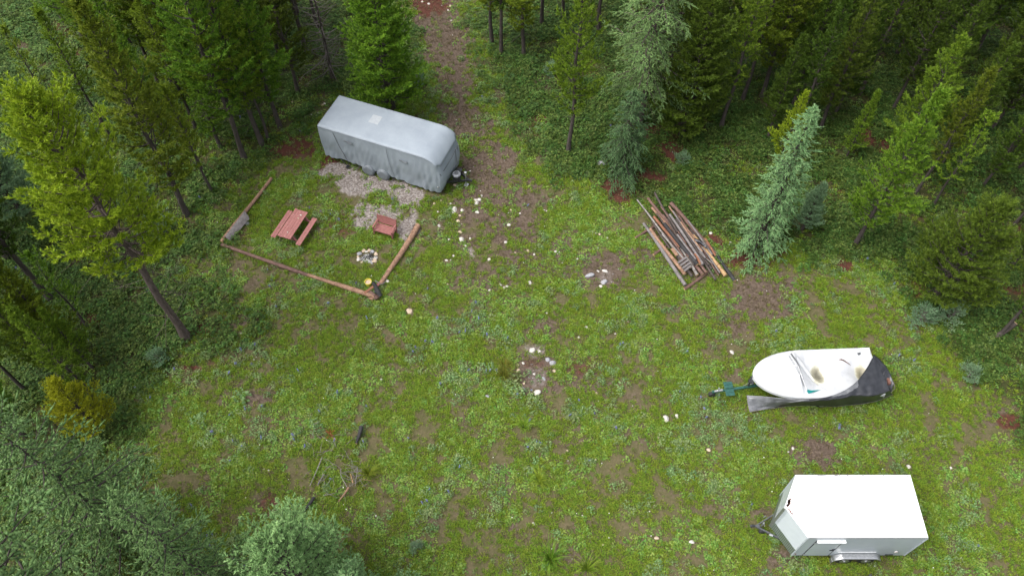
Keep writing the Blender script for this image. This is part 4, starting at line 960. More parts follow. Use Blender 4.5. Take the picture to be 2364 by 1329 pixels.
# cover
pud = [(Vector((2.95, .12)), .52, .62, .34), (Vector((4.92, .02)), .5, .6, .34)]
def cz(x, y, w_, s):
    c = y / max(w_, .05); z = gun(s) + .03
    z += .17 * (1 - c * c) * min(1, s * 6) * (1 if s < .34 else max(0, 1 - (s - .34) * 9))
    ridge = math.exp(-((x - 1.95 - .05 * y) / .10) ** 2) * .12 * (1 - c ** 4); z += ridge
    if s > .34:
        k = min(1, (s - .34) * 7)
        z -= k * .12 * (1 - c * c)
        for c0, rx, ry, dp in pud:
            d = ((x - c0.x) / rx) ** 2 + ((y - c0.y) / ry) ** 2; z -= dp * math.exp(-d * 1.1)
        z += k * .03 * math.sin((x - y * .9) * 5.5 + 1.2 * math.sin(y * 3)) * (1 - c * c) + .02 * mnoise.noise(Vector((x * 3, y * 3, 1)))
    # long fold running from the windscreen to the near gunwale
    t = (x - 2.05) / 1.1
    if 0 < t < 1: z -= .10 * math.exp(-((y - (.75 - 1.45 * t)) / .09) ** 2) - .05 * math.exp(-((y - (.92 - 1.5 * t)) / .08) ** 2)
    return z
rows = []
NS, NTc = 120, 56
for i in range(NS + 1):
    s = (i / NS) ** 1.25; w_ = max(.03, bw(s)) + .012; x = s * BL; r = []
    r.append(Vector((x, -(w_ + .01), gun(s) - .16))); r.append(Vector((x, -(w_ + .012), gun(s) - .04)))
    for c in np.linspace(-1, 1, NTc): r.append(Vector((x - (.0 if s > 0 else .02), c * w_, cz(x, c * w_, w_, s))))
    r.append(Vector((x, w_ + .012, gun(s) - .04))); r.append(Vector((x, w_ + .01, gun(s) - .16)))
    rows.append(r)
rows.append([Vector((p.x + .03, p.y, p.z - .22)) for p in rows[-1]])
def boat_cover_mat():
    m, N, L, P = nt('white_boat_cover')
    v = coords(N, L)
    c = ramp(N, L, noise(N, L, 1.6, 5, .6, v), [(.3, (.40, .41, .425)), (.65, (.53, .54, .55))])
    sx = N.new('ShaderNodeSeparateXYZ'); L.new(v, sx.inputs[0])
    # dirt dried in the two hollows and leaf litter stains
    for (c0, rx, ry, dp), col in zip(pud, ((.26, .24, .15), (.34, .31, .19))):
        vm = N.new('ShaderNodeVectorMath'); vm.operation = 'SUBTRACT'; L.new(v, vm.inputs[0]); vm.inputs[1].default_value = (c0.x + .05, c0.y - .05, 0)
        vs = N.new('ShaderNodeVectorMath'); vs.operation = 'MULTIPLY'; L.new(vm.outputs[0], vs.inputs[0]); vs.inputs[1].default_value = (1 / .42, 1 / .68, 0)
        ln = N.new('ShaderNodeVectorMath'); ln.operation = 'LENGTH'; L.new(vs.outputs[0], ln.inputs[0])
        ad = N.new('ShaderNodeMath'); ad.operation = 'MULTIPLY_ADD'; ad.inputs[1].default_value = .5; L.new(noise(N, L, 5, 4, .6, v), ad.inputs[0]); L.new(ln.outputs['Value'], ad.inputs[2])
        f = ramp(N, L, ad.outputs[0], [(.42, (.95, .95, .95)), (.75, (.85, .85, .85)), (1.0, (.6, .6, .6)), (1.08, (0, 0, 0))])
        cc = ramp(N, L, ad.outputs[0], [(.45, tuple(q * .38 for q in col)), (.8, col), (1.0, (.62, .62, .48))])
        c = mix(N, L, f, c, cc)
    f = ramp(N, L, noise(N, L, 7, 3, .6, v), [(.66, (0, 0, 0)), (.72, (.25, .25, .25))]); c = mix(N, L, f, c, (.5, .46, .40))
    L.new(c, P.inputs['Base Color']); P.inputs['Roughness'].default_value = .5
    b = N.new("ShaderNodeBump"); b.inputs['Strength'].default_value = .25; b.inputs['Distance'].default_value = .03
    L.new(noise(N, L, 4, 4, .55, v), b.inputs['Height']); L.new(b.outputs[0], P.inputs['Normal']); return m
mb = MB(); mb.grid(rows); mb.build('cover', boat_cover_mat(), BO, smooth=True)
def on_cover(x, y): s = x / BL; return Vector((x, y, cz(x, y, bw(s) + .012, s) + .022))
M_PRINT = pm('grey_printed_panel', (.22, .23, .24), (.30, .31, .32), 6, .5)
for (ya, yb) in ((.86, .56), (.52, .34), (.26, -.14), (-.22, -.66)):
    P_ = [[on_cover(1.74 + dx - .16 * (y - .9) * -.35 * 0 + (.86 - y) * .16, y) for dx in (0, .075)] for y in np.linspace(ya, yb, 8)]
    mb = MB(); mb.grid(P_); mb.build('printed_panel', M_PRINT, BO, solid=.004)
mb = MB(); mb.tube([on_cover(1.86 + (.95 - y) * .16, y) + Vector((0, 0, .02)) for y in np.linspace(.95, -.85, 22)], .020, 6); mb.build('windscreen_rail', M_STEEL, BO, smooth=True)
mb = MB(); mb.tube([on_cover(1.885 + (.95 - y) * .16, y) + Vector((.02, 0, .015)) for y in np.linspace(.98, .1, 12)], .014, 6); mb.build('windscreen_edge', M_BLKM, BO, smooth=True)
mb = MB(); mb.add([on_cover(2.12, -.80) + Vector((0, 0, .015)), on_cover(2.18, -1.0) + Vector((0, 0, .015)), on_cover(2.82, -.78) + Vector((0, 0, .015)), on_cover(2.4, -.82) + Vector((0, 0, .015))], [(0, 1, 2, 3)]); mb.build('teal_stripe', M_TEAL, BO, solid=.006)
mb = MB(); mb.tube([on_cover(4.0, .65), on_cover(4.2, .62) + Vector((0, 0, .02)), on_cover(4.42, .50), on_cover(4.55, .42)], [.012, .03, .02, .006], 6)
mb.tube([on_cover(4.1, .72), on_cover(4.2, .62)], [.006, .015], 5)
tag(mb.build('fallen_twig', M_BROWN, None), 'brown twig lying on the white boat cover', 'twig').matrix_world = Matrix.Translation(BO.location) @ Matrix.Rotation(YAW, 4, 'Z')
mb = MB(); mb.add([on_cover(4.93, .93), on_cover(5.10, .97), on_cover(5.08, .86), on_cover(4.97, .84)], [(0, 1, 2, 3)]); mb.build('tear', M_COVERD, BO, solid=.004)
# boat trailer
BT = empty('boat_trailer', (b0.x, b0.y - .02, 0), YAW, 'dark green boat trailer with step plate and jack under the white boat', 'trailer')
mb = MB(); mb.beam((-2.0 + .3, -.28, .45), (.9, -.02, .45), .10, .10); mb.beam((.7, 0, .45), (1.6, .75, .45), .07, .09); mb.beam((.7, 0, .45), (1.6, -.75, .45), .07, .09)
mb.beam((1.5, .75, .45), (5.2, .75, .45), .07, .09); mb.beam((1.5, -.75, .45), (5.2, -.75, .45), .07, .09); mb.beam((4.8, -.75, .45), (4.8, .75, .45), .07, .07); mb.beam((3.1, -1.1, .4), (3.1, 1.1, .4), .08, .08)
mb.build('frame', M_GREEN, BT)
for sy in (-.30, .30):
    mb = MB(); mb.box((-.95, -.20 + sy * .62, .54), (.40, .32, .02)); mb.box((-.95, -.20 + sy * .62, .56), (.34, .02, .02)); mb.build('step_plate', M_GREEN, BT, bevel=.01)
mb = MB(); mb.tube([(-1.62, -.27, .50), (-1.25, -.23, .52)], .055, 10); mb.tube([(-1.45, -.25, .2), (-1.45, -.25, .75)], .03, 8); mb.build('coupler', M_STEEL, BT)
mb = MB(); mb.tube([(-1.66, -.33, .16), (-1.66, -.18, .16)], .15, 16); mb.build('jack_wheel', M_BLACK, BT)
mb = MB(); mb.beam((-.05, -.08, .45), (-.02, -.06, 1.05), .07, .07); mb.box((-.05, -.1, .95), (.2, .18, .16)); mb.tube([(.0, -.28, 1.0), (.0, .1, 1.0)], .05, 10); mb.build('winch_post', M_BLKM, BT, bevel=.01)
mb = MB(); mb.tube([(-.02, -.24, 1.0), (-.15, -.3, 1.1)], .018, 6); mb.tube([(-.3, -.12, .6), (.05, -.08, .95)], .012, 6); mb.build('winch_handle', M_STEEL, BT)
for sy in (-1.02, 1.02): wheel(BT, 3.1, sy, .29, .18, side=1 if sy > 0 else -1)
# black tarp
def loft(top, bot, nu, nvv, bul, wr, seed, mid=None):
    def interp(pts, t):
        k = t * (len(pts) - 1); i = min(int(k), len(pts) - 2); f_ = k - i; p0 = pts[max(i - 1, 0)]; p1 = pts[i]; p2 = pts[i + 1]; p3 = pts[min(i + 2, len(pts) - 1)]
        return .5 * ((2 * p1) + (p2 - p0) * f_ + (2 * p0 - 5 * p1 + 4 * p2 - p3) * f_ * f_ + (3 * p1 - p0 - 3 * p2 + p3) * f_ ** 3)
    rows = []
    for j in range(nvv + 1):
        v = j / nvv; r = []
        for i in range(nu + 1):
            u = i / nu; p = interp(top, u).lerp(interp(bot, u), v)
            n_ = mnoise.noise(Vector((u * 9 + seed, v * 2.5, 0))) + .5 * mnoise.noise(Vector((u * 30, v * 6, seed))) + .35 * math.sin(u * 60 + v * 5 + 4 * mnoise.noise(Vector((u * 5, v, seed))))
            p = p + Vector((0, -.3, 1)) * (bul * math.sin(v * math.pi) + wr * n_ * (.3 + .7 * v)); r.append(p)
        rows.append(r)
    return rows
TP = empty('black_tarp', (0, 0, 0), 0, 'crumpled black plastic tarp hanging along the near side of the boat', 'tarp')
TP.location = at(1850, 925, 0)
top = [at(1724, 912, .50), at(1760, 914, .70), at(1800, 918, 1.0), at(1850, 921, 1.2), at(1897, 918, 1.34), at(1938, 906, 1.40), at(1973, 884, 1.42), at(1999, 852, 1.44), at(2018, 818, 1.46)]
bot = [at(1731, 950, .12), at(1770, 944, .12), at(1815, 938, .14), at(1865, 936, .16), at(1925, 938, .16), at(1955, 935, .18), at(1990, 932, .25), at(2028, 924, .35), at(2060, 910, .5)]
def shift(rows, o): return [[p - o for p in r] for r in rows]
M_TARP = pm('black_polythene', (.010, .011, .014), (.03, .032, .038), 4, .33, spec=.6, bump=.3)
M_TARPG = pm('silvery_grey_tarp', (.07, .073, .08), (.16, .165, .175), 3.5, .4, spec=.6, bump=.3)
mid_ = [at(1726, 930, .30), at(1762, 930, .45), at(1803, 928, .75), at(1852, 927, 1.12), at(1895, 924, 1.28), at(1938, 919, 1.36), at(1975, 912, 1.38), at(2014, 913, 1.42), at(2054, 901, 1.42)]
rows = loft(top, mid_, 150, 11, .03, .04, 3)[:-1] + loft(mid_, bot, 150, 11, .0, .045, 3.7)
R_ = shift(rows, TP.location)
mb = MB(); mb.mat = 0; mb.grid(R_); o = mb.build('sheet', [M_TARP, M_TARPG], TP, smooth=True, solid=.004)
W_ = 150
for fi, pol in enumerate(o.data.polygons):
    i, j = fi % W_, fi // W_; u, v = i / W_, j / 22
    silver = (u < .42 and v < 1.05 - max(0, (u - .12)) * 2.6) or (.56 < u < .78 and v < .30 - abs(u - .67) * 1.2)
    pol.material_index = 1 if silver else 0
mb = MB(); mb.tube([p + Vector((0, 0, .008)) for p in R_[-1][::2]], .011, 5); mb.tube([R_[k][0] for k in range(0, 23, 2)], .011, 5); mb.build('hem_rope', M_PALEW, TP, smooth=True)
top2 = [at(2016, 818, 1.32), at(2030, 828, 1.30), at(2045, 845, 1.2), at(2055, 862, 1.1), at(2064, 885, 1.0)]
bot2 = [at(2012, 835, 1.25), at(2020, 860, 1.1), at(2030, 885, .9), at(2036, 900, .7), at(2055, 908, .6)]
mb = MB(); mb.grid(shift(loft(top2, bot2, 40, 12, .05, .03, 9), TP.location)); mb.build('folded_corner', M_TARP, TP, smooth=True, solid=.004)
mb = MB(); mb.tube([p - TP.location for p in (at(2063, 880, 1.0), at(2066, 895, .8), at(2055, 908, .62))], .011, 5); mb.tube([p - TP.location for p in (at(2010, 888, 1.0), at(2014, 896, .9), at(2008, 903, .8), at(2030, 902, .7), at(2040, 890, .8), at(2034, 865, 1.0))], .014, 5)
mb.build('hem_rope', M_PALEW, TP, smooth=True)
q = at(2053, 878, 1.05); OM = empty('outboard_motor', (q.x, q.y, 0), YAW, 'rusty orange outboard leg showing through the torn tarp behind the boat', 'motor')
mb = MB(); mb.box((0, 0, .95), (.13, .30, .22)); mb.build('cowl', M_RUST, OM, bevel=.05, seg=3)
mb = MB(); mb.box((.0, .0, .55), (.10, .14, .5)); mb.tube([(.0, 0, .3), (.22, 0, .3)], .05, 8); mb.build('leg', M_BLKM, OM, bevel=.01)
mb = MB()
for a in (0, 2.09, 4.19): mb.box((.24, math.sin(a) * .09, .3 + math.cos(a) * .09), (.02, .09, .12))
mb.build('propeller', M_BLKM, OM)

# ------------------------------------------------------------------ dark pickup just below the frame
q = at(2045, 1345, 1.85)
PK = empty('parked_pickup', (q.x - 2.3, q.y - 1.9, 0), 0, 'dark grey vehicle cut by the bottom edge below the white trailer', 'vehicle')
M_CAR = pm('dark_blue_grey_car_paint', (.025, .032, .045), (.03, .038, .052), 3, .2, metal=.3, spec=.6)
M_GLASS = pm('dark_car_glass', (.01, .012, .014), (.015, .017, .02), 3, .08, spec=.8)
prof_ = [(0, .45), (0, 1.0), (.08, 1.08), (1.5, 1.14), (2.1, 1.72), (2.5, 1.85), (3.5, 1.85), (3.75, 1.75), (4.0, 1.15), (5.5, 1.15), (5.6, 1.05), (5.6, .5)]
mb = MB(); n = len(prof_)
vs = [(x, y, z) for y in (0, 1.9) for (x, z) in prof_]
vs = [(x, y + (0.16 if z > 1.3 and y == 0 else -.16 if z > 1.3 else 0), z) for x, y, z in vs]
mb.add(vs, [tuple(range(n)), tuple(reversed(range(n, 2 * n)))] + [(i, n + i, n + (i + 1) % n, (i + 1) % n) for i in range(n)])
mb.build('body', M_CAR, PK, bevel=.05, seg=3)
mb = MB(); mb.add([(1.62, .22, 1.24), (1.62, 1.68, 1.24), (2.12, 1.55, 1.735), (2.12, .35, 1.735)], [(0, 1, 2, 3)]); mb.build('windscreen', M_GLASS, PK, solid=.015)
for y in (-.0, 1.9):
    s_ = 1 if y > 1 else -1; k = lambda z: y - s_ * (.0 + .26 * max(0, (z - 1.15)) / 1.0) + s_ * .008
    for (x0, x1, x2, x3) in ((1.75, 2.75, 2.75, 2.2), (2.82, 3.75, 3.6, 2.82)):
        mb = MB(); mb.add([(x0, k(1.2), 1.2), (x1, k(1.2), 1.2), (x2, k(1.68), 1.68), (x3, k(1.68), 1.68)], [(0, 1, 2, 3)]); mb.build('side_window', M_GLASS, PK, solid=.01)
    mb = MB(); mb.beam((1.95, y, 1.22), (1.95, y + s_ * .18, 1.3), .05, .05); mb.box((1.92, y + s_ * .30, 1.42), (.10, .2, .38)); mb.build('mirror', M_BLKM, PK, bevel=.03)
for x in (1.0, 4.5):
    wheel(PK, x, .08, .38, .24); wheel(PK, x, 1.82, .38, .24, side=1)

# ------------------------------------------------------------------ picnic table
c4 = [at(641, 543, .75), at(682, 557, .75), at(712, 490, .75), at(671, 482, .75)]
cc = (c4[0] + c4[1] + c4[2] + c4[3]) / 4
PT = empty('picnic_table', (cc.x - .02, cc.y + .02, 0), math.radians(69.5) - math.pi / 2, 'red-stained wooden picnic table with attached benches in the grass', 'table')
def plank(parent, name, x, y, z, w, l, t, mat, rnd=.0, mtx=None):
    if rnd:
        pts = []
        for (cx, cy, a0) in ((w / 2 - rnd, l / 2 - rnd, 0), (-w / 2 + rnd, l / 2 - rnd, 90), (-w / 2 + rnd, -l / 2 + rnd, 180), (w / 2 - rnd, -l / 2 + rnd, 270)):
            for k in range(4): a = math.radians(a0 + k * 30); pts.append((x + cx + rnd * math.cos(a), y + cy + rnd * math.sin(a)))
        mb = MB(); mb.prism(pts, z - t / 2, z + t / 2)
    else:
        mb = MB(); mb.box((x, y, z), (w, l, t))
    return mb.build(name, mat, parent, bevel=.004)
rr = random.Random(2)
for i in range(5):
    plank(PT, 'plank', -.29 + i * .146, rr.uniform(-.008, .008), .75 + rr.uniform(-.002, .002), .140, 1.84, .038, M_REDW)
for sx in (-1, 1):
    for k in (0, 1):
        plank(PT, 'bench_plank', sx * (.64 + .135 * k), 0, .45, .128, 1.84, .038, M_REDW, rnd=.055)
for y in (-.66, .66):
    mb = MB(); mb.beam((-.76, y, .41), (.76, y, .41), .038, .09); mb.build('cross_beam', M_REDX, PT)
    mb = MB(); mb.beam((-.34, y, .70), (.34, y, .70), .038, .07); mb.build('top_batten', M_REDX, PT)
    for sx in (-1, 1):
        mb = MB(); mb.beam((sx * .24, y + .04, .72), (sx * .62, y + .04, .0), .038, .09, up=(0, 1, 0)); mb.build('leg', M_REDX, PT)
mb = MB(); mb.beam((0, -.62, .42), (0, -.15, .70), .04, .08); mb.beam((0, .62, .42), (0, .15, .70), .04, .08); mb.build('brace', M_REDX, PT)
for (x, y, s_, lab, m_) in ((.12, .62, .045, 'pale stone on the far end of the picnic table', 'w'), (.10, .40, .04, 'dark reddish stone beside the pale one on the picnic table', 't'), (.03, -.58, .035, 'small pale stone on the near end of the picnic table', 'w')):
    w_ = Matrix.Rotation(PT.rotation_euler.z, 4, 'Z') @ Vector((x, y, 0)) + PT.location
    tag(inst('table_stone', RKM[m_][0], None, (w_.x, w_.y, .785), (0, 0, x * 9), (s_, s_ * 1.3, s_ * .7)), lab, 'stone')

# ------------------------------------------------------------------ garden bench
q = at(861, 530, .42); q2 = at(904, 543, .42)
BN = empty('garden_bench', (q.x, q.y, 0), math.atan2(q2.y - q.y, q2.x - q.x), 'small red-brown slatted garden bench with armrests near the gravel', 'bench')
for i in range(6): mb = MB(); mb.box((.53, .05 + i * .085, .42 - .004 * i), (1.0, .070, .02)); mb.build('slat', M_REDX, BN, bevel=.003)
for i in range(5):
    mb = MB(); M = Matrix.Rotation(-.22, 4, 'X'); z = .50 + i * .088; mb.box((.53, .52 + (z - .42) * .22, z), (1.0, .018, .078), M=M); mb.build('back_slat', M_REDX, BN, bevel=.003)
mb = MB(); pts = [Vector((.04 + .98 * t / 10, .52 + .51 * .22, .93 + .05 * math.sin(math.pi * t / 10))) for t in range(11)]; mb.grid([[p + Vector((0, -.01, 0)) for p in pts], [p + Vector((0, -.01, -.06)) for p in pts]]); mb.build('back_top_rail', M_REDX, BN, solid=.022)
for x in (.02, 1.04):
    mb = MB(); mb.box((x, .03, .31), (.055, .055, .62)); mb.build('leg', M_REDX, BN, bevel=.004)
    mb = MB(); mb.beam((x, .50, .0), (x, .53, .42), .055, .055); mb.beam((x, .53, .42), (x, .64, .94), .055, .055); mb.build('leg', M_REDX, BN, bevel=.004)
    mb = MB(); mb.box((x, .28, .635), (.075, .62, .025)); mb.build('armrest', M_REDX, BN, bevel=.004)
    mb = MB(); mb.beam((x, .03, .37), (x, .5, .37), .035, .06); mb.beam((x, .06, .1), (x, .45, .58), .02, .035); mb.build('side_rail', M_REDX, BN)
mb = MB(); mb.beam((.02, .02, .38), (1.04, .02, .38), .025, .07); mb.build('front_rail', M_REDX, BN)

# ------------------------------------------------------------------ fire ring
c = at(848, 597); FR = empty('fire_ring', (c.x, c.y, 0), 0, 'ring of pale stones around a bed of ash and charred sticks', 'fire pit')
EXCL.append((c.x, c.y, .58)); ringpx = [(829, 600, 10), (826, 594, 7), (830, 587, 11), (839, 580, 10), (846, 582, 8), (853, 579, 9), (860, 583, 10), (868, 588, 11), (867, 597, 11), (865, 604, 12), (858, 608, 7), (836, 606, 7), (826, 602, 7)]
for i, (px, py, w_) in enumerate(ringpx):
    p = at(px, py); r = w_ / 2 * (41 / FPX) * 1.05
    inst('stone', RKM[['w', 't', 'g', 't'][i % 4]][i % 3], FR, (p.x - c.x, p.y - c.y, r * .5), (0, 0, rk.uniform(0, 3)), (r * 1.1, r * 1.05, r))
mb = MB(); rows = [[Vector((math.cos(a) * r * .42, math.sin(a) * r * .36 - .02, .06 * (1 - r * r) + .02 + .02 * mnoise.noise(Vector((math.cos(a) * r * 4, math.sin(a) * r * 4, 0))))) for a in np.linspace(0, 2 * math.pi, 25)] for r in (0.01, .25, .5, .75, 1)]
mb.grid(rows); mb.build('ash_bed', M_ASH, FR, smooth=True)
mb = MB()
for i in range(26):
    a = rr.uniform(0, 6.28); r = rr.uniform(.05, .38); p = Vector((math.cos(a) * r, math.sin(a) * r * .85, .09 + rr.uniform(0, .05))); d = Vector((rr.uniform(-1, 1), rr.uniform(-1, 1), rr.uniform(-.15, .15))).normalized() * rr.uniform(.07, .16)
    mb.tube([p - d, p + d], [.016, .01], 5)
mb.build('charred_sticks', M_CHAR, FR)

# ------------------------------------------------------------------ logs
lrng = random.Random(12)
def log(a, b, r0, r1, mat, label, cat='log', name='log', cut=M_CUT, bend=.03, knots=3, group=None, n=10):
    a, b = Vector(a), Vector(b); o_ = (a + b) / 2; L = (b - a).length; d = (b - a).normalized(); sd = d.cross(Vector((0, 0, 1))).normalized()
    ph = lrng.uniform(0, 6); k = max(6, int(L / .25)); pts, rad = [], []
    for i in range(k + 1):
        t = i / k; off = sd * bend * math.sin(math.pi * t) * math.sin(ph) + sd * bend * .35 * math.sin(5 * t + ph)
        pts.append(a - o_ + (b - a) * t + off); rad.append((r0 + (r1 - r0) * t) * (1 + .05 * math.sin(9 * t + ph)))
    mb = MB(); mb.tube(pts, rad, n, capmat=1, jit=.05, rng=lrng)
    for i in range(knots):
        t = lrng.uniform(.1, .9); p = a - o_ + (b - a) * t; u = (sd * lrng.uniform(-1, 1) + Vector((0, 0, 1)) * lrng.uniform(.3, 1)).normalized()
        mb.tube([p, p + u * (r0 * 1.35)], [.02, .012], 5)
    o = mb.build(name, [mat, cut], None, smooth=True); o.location = o_
    for p in o.data.polygons:
        if p.material_index == 1: p.use_smooth = False
    return tag(o, label, cat, group)
log(at(627, 412, .14), at(512, 558, .14), .085, .10, M_PEEL, 'thin peeled rail log running up towards the caravan rear', name='rail_log', bend=.08)
log(at(512, 564, .16), at(711, 635, .17), .09, .10, M_BROWN, 'left half of the long front rail log', name='rail_log', bend=.02, knots=6)
log(at(708, 633, .17), at(866, 684, .19), .085, .13, M_PEEL, 'right half of the long front rail log', name='rail_log', bend=.02, knots=5)
log(at(965, 520, .17), at(880, 654, .16), .16, .11, M_PEEL, 'thick peeled log with dark bark patches right of the fire ring', name='rail_log', bend=.06, knots=8)
log(at(962, 522, .10), at(950, 545, .08), .15, .13, M_DARKW, 'short dark stub beside the upper end of the thick peeled log', knots=2)
# weathered board propped over the rail
c = at(546, 522, .22); mb = MB(); sd = []
e0, e1, e2, e3 = at(565, 487, .30), at(576, 505, .16), at(531, 556, .16), at(519, 547, .34)
for i in range(15):
    t = i / 14; r = []
    for j in range(6):
        u = j / 5; p = e0.lerp(e3, t).lerp(e1.lerp(e2, t), u); p = p + Vector((0, 0, .07 * math.sin(u * math.pi) + .01 * mnoise.noise(p * 5)))
        if i in (0, 14): p += (e0 - e3).normalized() * lrng.uniform(-.05, .05)
        r.append(p - c)
    sd.append(r)
mb.grid(sd); o = mb.build('bark_slab', M_GREYW, None, solid=.025); o.location = c; tag(o, 'curved weathered grey slab lying over the thin rail log', 'board')

def L4(x, y, z): return at(1440 + x * .1882, 430 + y * .1882, z)
PILE = [((160, 165), (690, 870), .40, .30, .035, .06, M_PALEW, 'long bleached pole on the left of the pile with pale stripe'),
        ((245, 455), (760, 1210), .14, .14, .075, .10, M_GREYW, 'thick dark grey log along the outer left edge of the pile'),
        ((330, 520), (750, 1075), .22, .20, .07, .095, M_PEEL, 'peeled tan log just inside the outer left grey one'),
        ((300, 145), (640, 560), .42, .45, .07, .06, M_BROWN, 'grey-brown log starting at the upper left tip of the pile'),
        ((350, 260), (650, 600), .34, .42, .06, .07, M_PEEL, 'short-ended tan log below the upper left tip of the pile'),
        ((385, 80), (660, 560), .50, .55, .05, .07, M_DARKW, 'dark slender log sticking out highest at the top of the pile'),
        ((578, 205), (1130, 825), .42, .25, .10, .07, M_BROWN, 'thick reddish-brown log on the upper right side of the pile'),
        ((558, 245), (900, 680), .55, .50, .04, .06, M_PEEL, 'thin tan pole lying on the reddish-brown log'),
        ((372, 370), (690, 740), .38, .42, .07, .08, M_ORANGE, 'orange-tan split log in the upper left part of the pile'),
        ((500, 455), (905, 960), .58, .55, .085, .10, M_CHAR, 'black charred log across the middle with a yellow cut end'),
        ((655, 590), (880, 900), .68, .62, .045, .05, M_GREYW, 'short grey pole resting on the charred log'),
        ((560, 345), (970, 960), .60, .50, .06, .075, M_GREYW, 'long grey-brown log down the centre of the pile'),
        ((640, 400), (1130, 1145), .66, .22, .045, .055, M_DARKW, 'dark slim log whose lower end sticks out of the pile foot'),
        ((850, 600), (1250, 1092), .42, .24, .06, .10, M_YELW, 'yellow barkless log at the lower right of the pile'),
        ((1090, 750), (1362, 1162), .12, .10, .07, .10, M_CHAR, 'black log lying apart along the right side of the pile'),
        ((470, 590), (730, 890), .52, .44, .04, .045, M_PALEW, 'whitish pole above the short stacked boards'),
        ((950, 745), (1180, 1060), .50, .28, .03, .04, M_GREYW, 'thin grey stick over the lower right logs'),
        ((700, 760), (905, 1085), .30, .30, .07, .075, M_PALEW, 'pale-ended grey log beside the short stacked boards'),
        ((760, 800), (965, 1080), .36, .30, .08, .08, M_BROWN, 'tan-ended log second from the short stacked boards'),
        ((640, 820), (835, 1100), .20, .20, .07, .08, M_DARKW, 'dark log tucked under the short stacked boards'),
        ((820, 480), (1120, 860), .30, .22, .07, .07, M_DARKW, 'dark log under the thick reddish-brown one'),
        ((760, 420), (1050, 740), .38, .28, .05, .05, M_BROWN, 'thin brown log beside the thick reddish-brown one'),
        ((430, 520), (760, 960), .30, .30, .05, .07, M_BROWN, 'brown log between whitish pole and orange-tan split log'),
        ((880, 700), (1080, 1010), .34, .26, .05, .06, M_DARKW, 'dark branch-like log below the black wrapped spot'),
        ((870, 830), (940, 955), .52, .50, .06, .07, M_ORANGE, 'short orange splintered chunk next to the yellow cut end'),
        ((480, 350), (800, 860), .50, .56, .045, .05, M_BROWN, 'slim brown pole left of the central grey-brown log'),
        ((600, 300), (1000, 880), .62, .58, .03, .04, M_GREYW, 'thin grey pole just right of the central log'),
        ((930, 800), (1090, 950), .50, .40, .02, .02, M_PALEW, 'very thin pale stick across the lower right logs'),
        ((700, 620), (1010, 1050), .44, .34, .06, .07, M_BROWN, 'reddish log beneath the dark slim one'),
        ((430, 440), (800, 1010), .16, .16, .09, .10, M_DARKW, 'dark bottom-layer log glimpsed left of the charred log'),
        ((520, 330), (900, 900), .20, .18, .09, .10, M_DARKW, 'dark bottom-layer log under the charred log'),
        ((640, 330), (1010, 860), .20, .18, .10, .10, M_BROWN, 'brown bottom-layer log under the long central log'),
        ((720, 380), (1080, 900), .18, .16, .10, .10, M_DARKW, 'dark bottom-layer log right of the brown bottom one'),
        ((800, 560), (1160, 1010), .16, .14, .09, .10, M_BROWN, 'brown bottom-layer log under the yellow barkless one'),
        ((700, 440), (960, 800), .64, .60, .035, .045, M_PEEL, 'thin tan stick on top right of the central log'),
        ((1000, 640), (1130, 850), .36, .30, .05, .05, M_ORANGE, 'orange-ended log tip by the lower right black log'),
        ((400, 330), (700, 800), .46, .40, .035, .045, M_DARKW, 'dark thin pole between the orange-tan split log and the charred one'),
        ((450, 250), (760, 700), .56, .56, .03, .04, M_BROWN, 'thin brown pole left of the topmost dark slender log'),
        ((540, 400), (860, 960), .66, .50, .03, .04, M_DARKW, 'thin dark pole over the charred log'),
        ((610, 300), (940, 760), .58, .52, .04, .04, M_DARKW, 'dark pole right of the topmost slender log'),
        ((680, 360), (1010, 820), .54, .44, .03, .045, M_BROWN, 'slim reddish pole beside the thin tan stick'),
        ((740, 500), (1040, 960), .52, .38, .03, .04, M_DARKW, 'thin dark pole crossing the middle right of the pile'),
        ((790, 420), (1090, 840), .46, .34, .04, .05, M_GREYW, 'grey pole along the thick reddish-brown log'),
        ((560, 620), (820, 1000), .44, .36, .04, .05, M_BROWN, 'brown pole left of the yellow cut end'),
        ((350, 420), (560, 760), .34, .34, .04, .05, M_DARKW, 'dark pole right of the peeled tan outer log'),
        ((860, 640), (1160, 1090), .40, .22, .03, .04, M_BROWN, 'brown stick left of the yellow barkless log'),
        ((900, 560), (1110, 820), .34, .26, .035, .04, M_GREYW, 'grey stick inside the thick reddish-brown log')]
for (a, b, za, zb, r0, r1, m_, lab) in PILE:
    log(L4(*a, za), L4(*b, zb), r0 * 1.05, r1 * 1.05, m_, lab + ' of stacked logs' if 'pile' not in lab else lab, cut=M_CUT if m_ not in (M_GREYW, M_DARKW) else M_GREYW, bend=.05, knots=3,
        cat='log', name='log')
for (a, b, r, lab) in (((140, 632), (520, 400), .07, 'upper cross support under the left side of the pile'), ((368, 842), (640, 660), .07, 'middle cross support stub poking out left of the pile'),
                       ((738, 1262), (1045, 1040), .085, 'reddish cross support at the foot of the pile')):
    log(L4(*a, .07), L4(*b, .07), r, r, M_BROWN, lab, cut=M_CUT, knots=1)
for i, (a, b) in enumerate((((665, 938), (768, 872)), ((692, 972), (790, 905)), ((718, 1005), (815, 938)), ((742, 1036), (822, 975)))):
    p, q_ = L4(*a, .50), L4(*b, .50); mb = MB(); mb.beam(p - (p + q_) / 2, q_ - (p + q_) / 2, .11, .04)
    o = mb.build('board', M_GREYW, None, bevel=.005); o.location = (p + q_) / 2
    tag(o, ['topmost', 'second', 'third', 'lowest'][i] + ' of four short grey boards laid across the log pile', 'board', 'short boards on the log pile')
